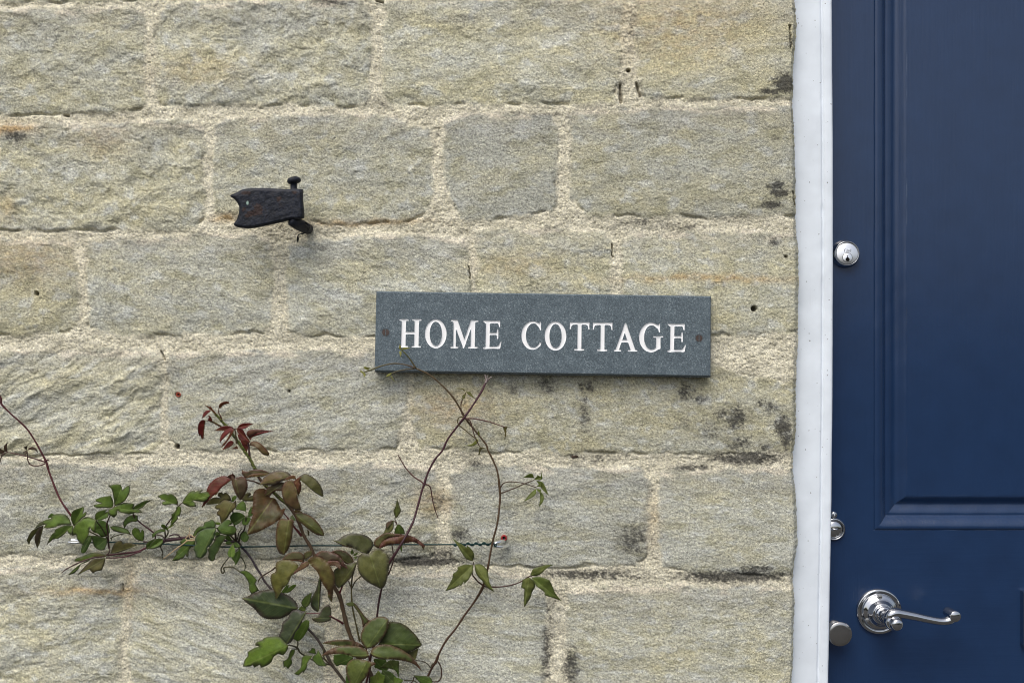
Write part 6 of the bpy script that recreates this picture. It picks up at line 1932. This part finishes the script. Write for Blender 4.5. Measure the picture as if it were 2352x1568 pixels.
    for P_, b_, t_ in (([(1407, 187), (1395, 158), (1370, 159), (1332, 183), (1375, 184)], (1405, 186), (1336, 182)), ([(1404, 197), (1430, 168), (1452, 180), (1447, 202)], (1405, 196), (1450, 182)), ([(1448, 200), (1452, 140), (1462, 190)], (1450, 202), (1453, 144)),
                       ([(1418, 203), (1460, 213), (1482, 250), (1504, 305), (1460, 262)], (1420, 205), (1502, 301)), ([(1422, 243), (1450, 218), (1452, 246)], (1424, 242), (1451, 222)), ([(1417, 258), (1380, 288), (1336, 344), (1390, 317), (1418, 290)], (1416, 261), (1340, 342)),
                       ([(1432, 262), (1446, 310), (1438, 380), (1468, 340), (1467, 300)], (1434, 264), (1440, 376)), ([(1420, 258), (1450, 262), (1450, 290), (1430, 275)], (1420, 258), (1450, 286))):
        A('Z8', P_, b_, t_, .030, .034, (.055, .088, .022), YG2, fold=.002)
    # tips lying on the sign
    for P_, b_, t_ in (([(515, 842), (495, 830), (503, 795), (512, 822)], (515, 842), (503, 798)), ([(512, 840), (530, 822), (578, 824), (540, 836)], (514, 842), (575, 825)), ([(514, 845), (497, 850), (506, 888), (514, 868)], (514, 846), (506, 885)),
                       ([(265, 990), (240, 975), (232, 985), (255, 1000), (262, 1026), (275, 1005)], (275, 988), (262, 1022)), ([(300, 968), (265, 953), (258, 962), (285, 974)], (300, 968), (262, 955)), ([(320, 962), (270, 950), (252, 946), (280, 962)], (318, 963), (255, 948)),
                       ([(450, 992), (425, 1000), (405, 1022), (435, 1014)], (448, 994), (408, 1020)), ([(442, 1002), (455, 1030), (478, 1060), (462, 1045), (444, 1022)], (443, 1004), (476, 1058))):
        A('Z5', P_, b_, t_, .030, .032, (.13, .15, .05), (.10, .12, .05))
    A('P8', [(528, 828), (600, 832), (660, 840), (690, 880), (670, 920), (600, 905), (560, 870)], (532, 832), (685, 890), .026, .028, G2, GD2, EDG)
    A('P8', [(370, 845), (440, 865), (420, 900), (360, 905)], (435, 868), (375, 850), .024, .026, G1, G2)
    A('Z5', [(930, 1480), (985, 1470), (1018, 1435), (1030, 1440), (1025, 1465), (985, 1485)], (1020, 1437), (935, 1480), .026, .028, (.09, .11, .03), YG2)
    A('Z5', [(1035, 1420), (1026, 1395), (1032, 1380), (1040, 1400)], (1034, 1420), (1032, 1382), .026, .028, (.09, .11, .03), YG2)
    solid(lf.build('foliage', M_LEAFC, root))


def runner_left():
    root = empty('clematis', at(840, 1720, .012))
    tag(root, 'dark red clematis runner with a cut tip ending just below the slate sign', 'climbing plant')
    st = MB()
    P = [(850, 3290), (888, 2700), (840, 2200), (862, 1800)] + R('Z8', [(300, 1500), (330, 1300), (350, 1120), (360, 1030), (380, 930), (405, 840), (430, 765), (500, 650), (552, 560), (592, 480), (622, 380), (652, 270), (668, 225), (692, 150), (740, 60), (790, 0)]) + R('Z5', [(830, 1430), (930, 1300), (1000, 1200), (1050, 1120), (1072, 1075)])
    rr = [4.2, 3.8, 3.4, 3.0, 2.8, 2.7, 2.5, 2.4, 2.4, 2.6, 2.9, 2.8, 2.8, 2.6, 2.4, 2.4, 2.9, 2.3, 2.2, 2.2, 2.2, 2.5, 2.2, 2.4, 2.6]
    stem(st, None, P, rr, [.016] * 9 + [.024, .05, .055, .05, .036, .03, .026, .025, .024, .024, .024, .025, .030, .026, .022, .02], (.030, .014, .012), (.055, .016, .026), 10)
    stem(st, 'Z5', [(1072, 1075), (1080, 1048), (1078, 1015), (1072, 1005)], [2.0, 1.1], .02, (.12, .07, .07), (.3, .26, .24))
    stem(st, 'Z5', [(1075, 1070), (1092, 1045), (1108, 1025), (1124, 1018)], [2.0, .8], .02, (.10, .04, .05), (.3, .26, .24))
    stem(st, 'Z5', [(1080, 1060), (1088, 1035), (1090, 1008)], [1.8, .8], .022, (.3, .25, .24))
    stem(st, 'Z8', [(665, 230), (640, 205), (600, 180), (560, 140), (530, 100), (490, 30)], [1.8, 1.2], [.025, .016], (.065, .025, .02))
    stem(st, 'Z8', [(676, 228), (700, 238), (712, 265), (722, 330), (740, 400), (760, 455)], [1.6, 1.0], [.026, .018], (.065, .024, .022))
    stem(st, 'Z8', [(425, 835), (440, 800), (458, 745), (458, 690), (450, 640)], [1.7, 1.3], .03, (.05, .024, .018))
    stem(st, 'Z5', [(935, 1300), (1000, 1300), (1100, 1320), (1160, 1340), (1210, 1358)], [1.4, 1.0], .03, (.070, .020, .018))
    stem(st, 'Z5', [(932, 1290), (916, 1245), (915, 1200), (928, 1160), (945, 1125)], [1.3, .9], [.028, .034], (.068, .034, .018))
    stem(st, 'Z5', [(940, 1300), (970, 1310), (985, 1340), (1000, 1400), (1020, 1450), (1042, 1492)], [1.5, 1.0], .034, (.055, .024, .018))
    stem(st, 'Z5', [(935, 1288), (905, 1290), (892, 1310), (898, 1340), (940, 1375), (985, 1412), (1018, 1438)], [1.5, 1.1], .036, (.070, .052, .018))
    stem(st, 'Z8', [(485, 500), (468, 478), (440, 470)], [1.2, .9], .03, (.055, .03, .02))
    stem(st, 'Z8', [(450, 640), (480, 560), (485, 500), (470, 462), (476, 450)], [1.2, .9], .028, (.05, .03, .02))
    st.build('stem', M_STEM, root)
    lf = MB()
    A = lambda *a, **k: leaf(lf, *a, **k)
    A('Z8', [(476, 457), (460, 410), (474, 375), (485, 325), (496, 360), (510, 405), (492, 440)], (476, 455), (485, 330), .032, .034, (.048, .068, .022), (.04, .056, .02), EDG, fold=.003)
    A('Z8', [(462, 473), (420, 490), (405, 530), (390, 560), (366, 583), (420, 562), (458, 530)], (461, 475), (370, 580), .034, .032, (.060, .072, .030), (.05, .062, .03), EDG, fold=.003)
    A('Z8', [(462, 470), (425, 478), (408, 500), (415, 530), (445, 492)], (460, 472), (412, 525), .036, .036, (.08, .05, .04), MV, EDG)
    A('Z8', [(485, 498), (470, 530), (465, 562), (500, 566), (537, 562), (530, 530), (506, 500)], (486, 500), (505, 565), .036, .034, (.036, .054, .016), GD2, EDG, fold=-.003)
    A('Z8', [(500, 630), (520, 640), (518, 685), (505, 660)], (505, 630), (517, 682), .028, .028, G2, GD2)
    A('Z5', [(945, 1128), (925, 1105), (872, 1098), (900, 1094), (935, 1100)], (944, 1120), (876, 1098), .034, .036, (.06, .08, .03), OL)
    A('Z5', [(945, 1120), (975, 1118), (1008, 1165), (975, 1148)], (946, 1122), (1005, 1162), .034, .036, (.06, .08, .03), OL)
    A('Z5', [(948, 1125), (925, 1145), (922, 1172), (940, 1160)], (946, 1126), (924, 1170), .034, .034, (.06, .075, .03), OL)
    A('Z5', [(1195, 1355), (1228, 1352), (1218, 1380), (1218, 1410), (1203, 1448), (1208, 1400)], (1208, 1356), (1204, 1444), .030, .024, (.095, .090, .050), OL)
    A('Z5', [(1040, 1488), (1080, 1498), (1050, 1508), (1040, 1540), (1030, 1545), (1035, 1510)], (1042, 1490), (1035, 1542), .030, .028, (.07, .055, .03), OL)
    solid(lf.build('foliage', M_LEAFC, root))


runner_right()
runner_left()
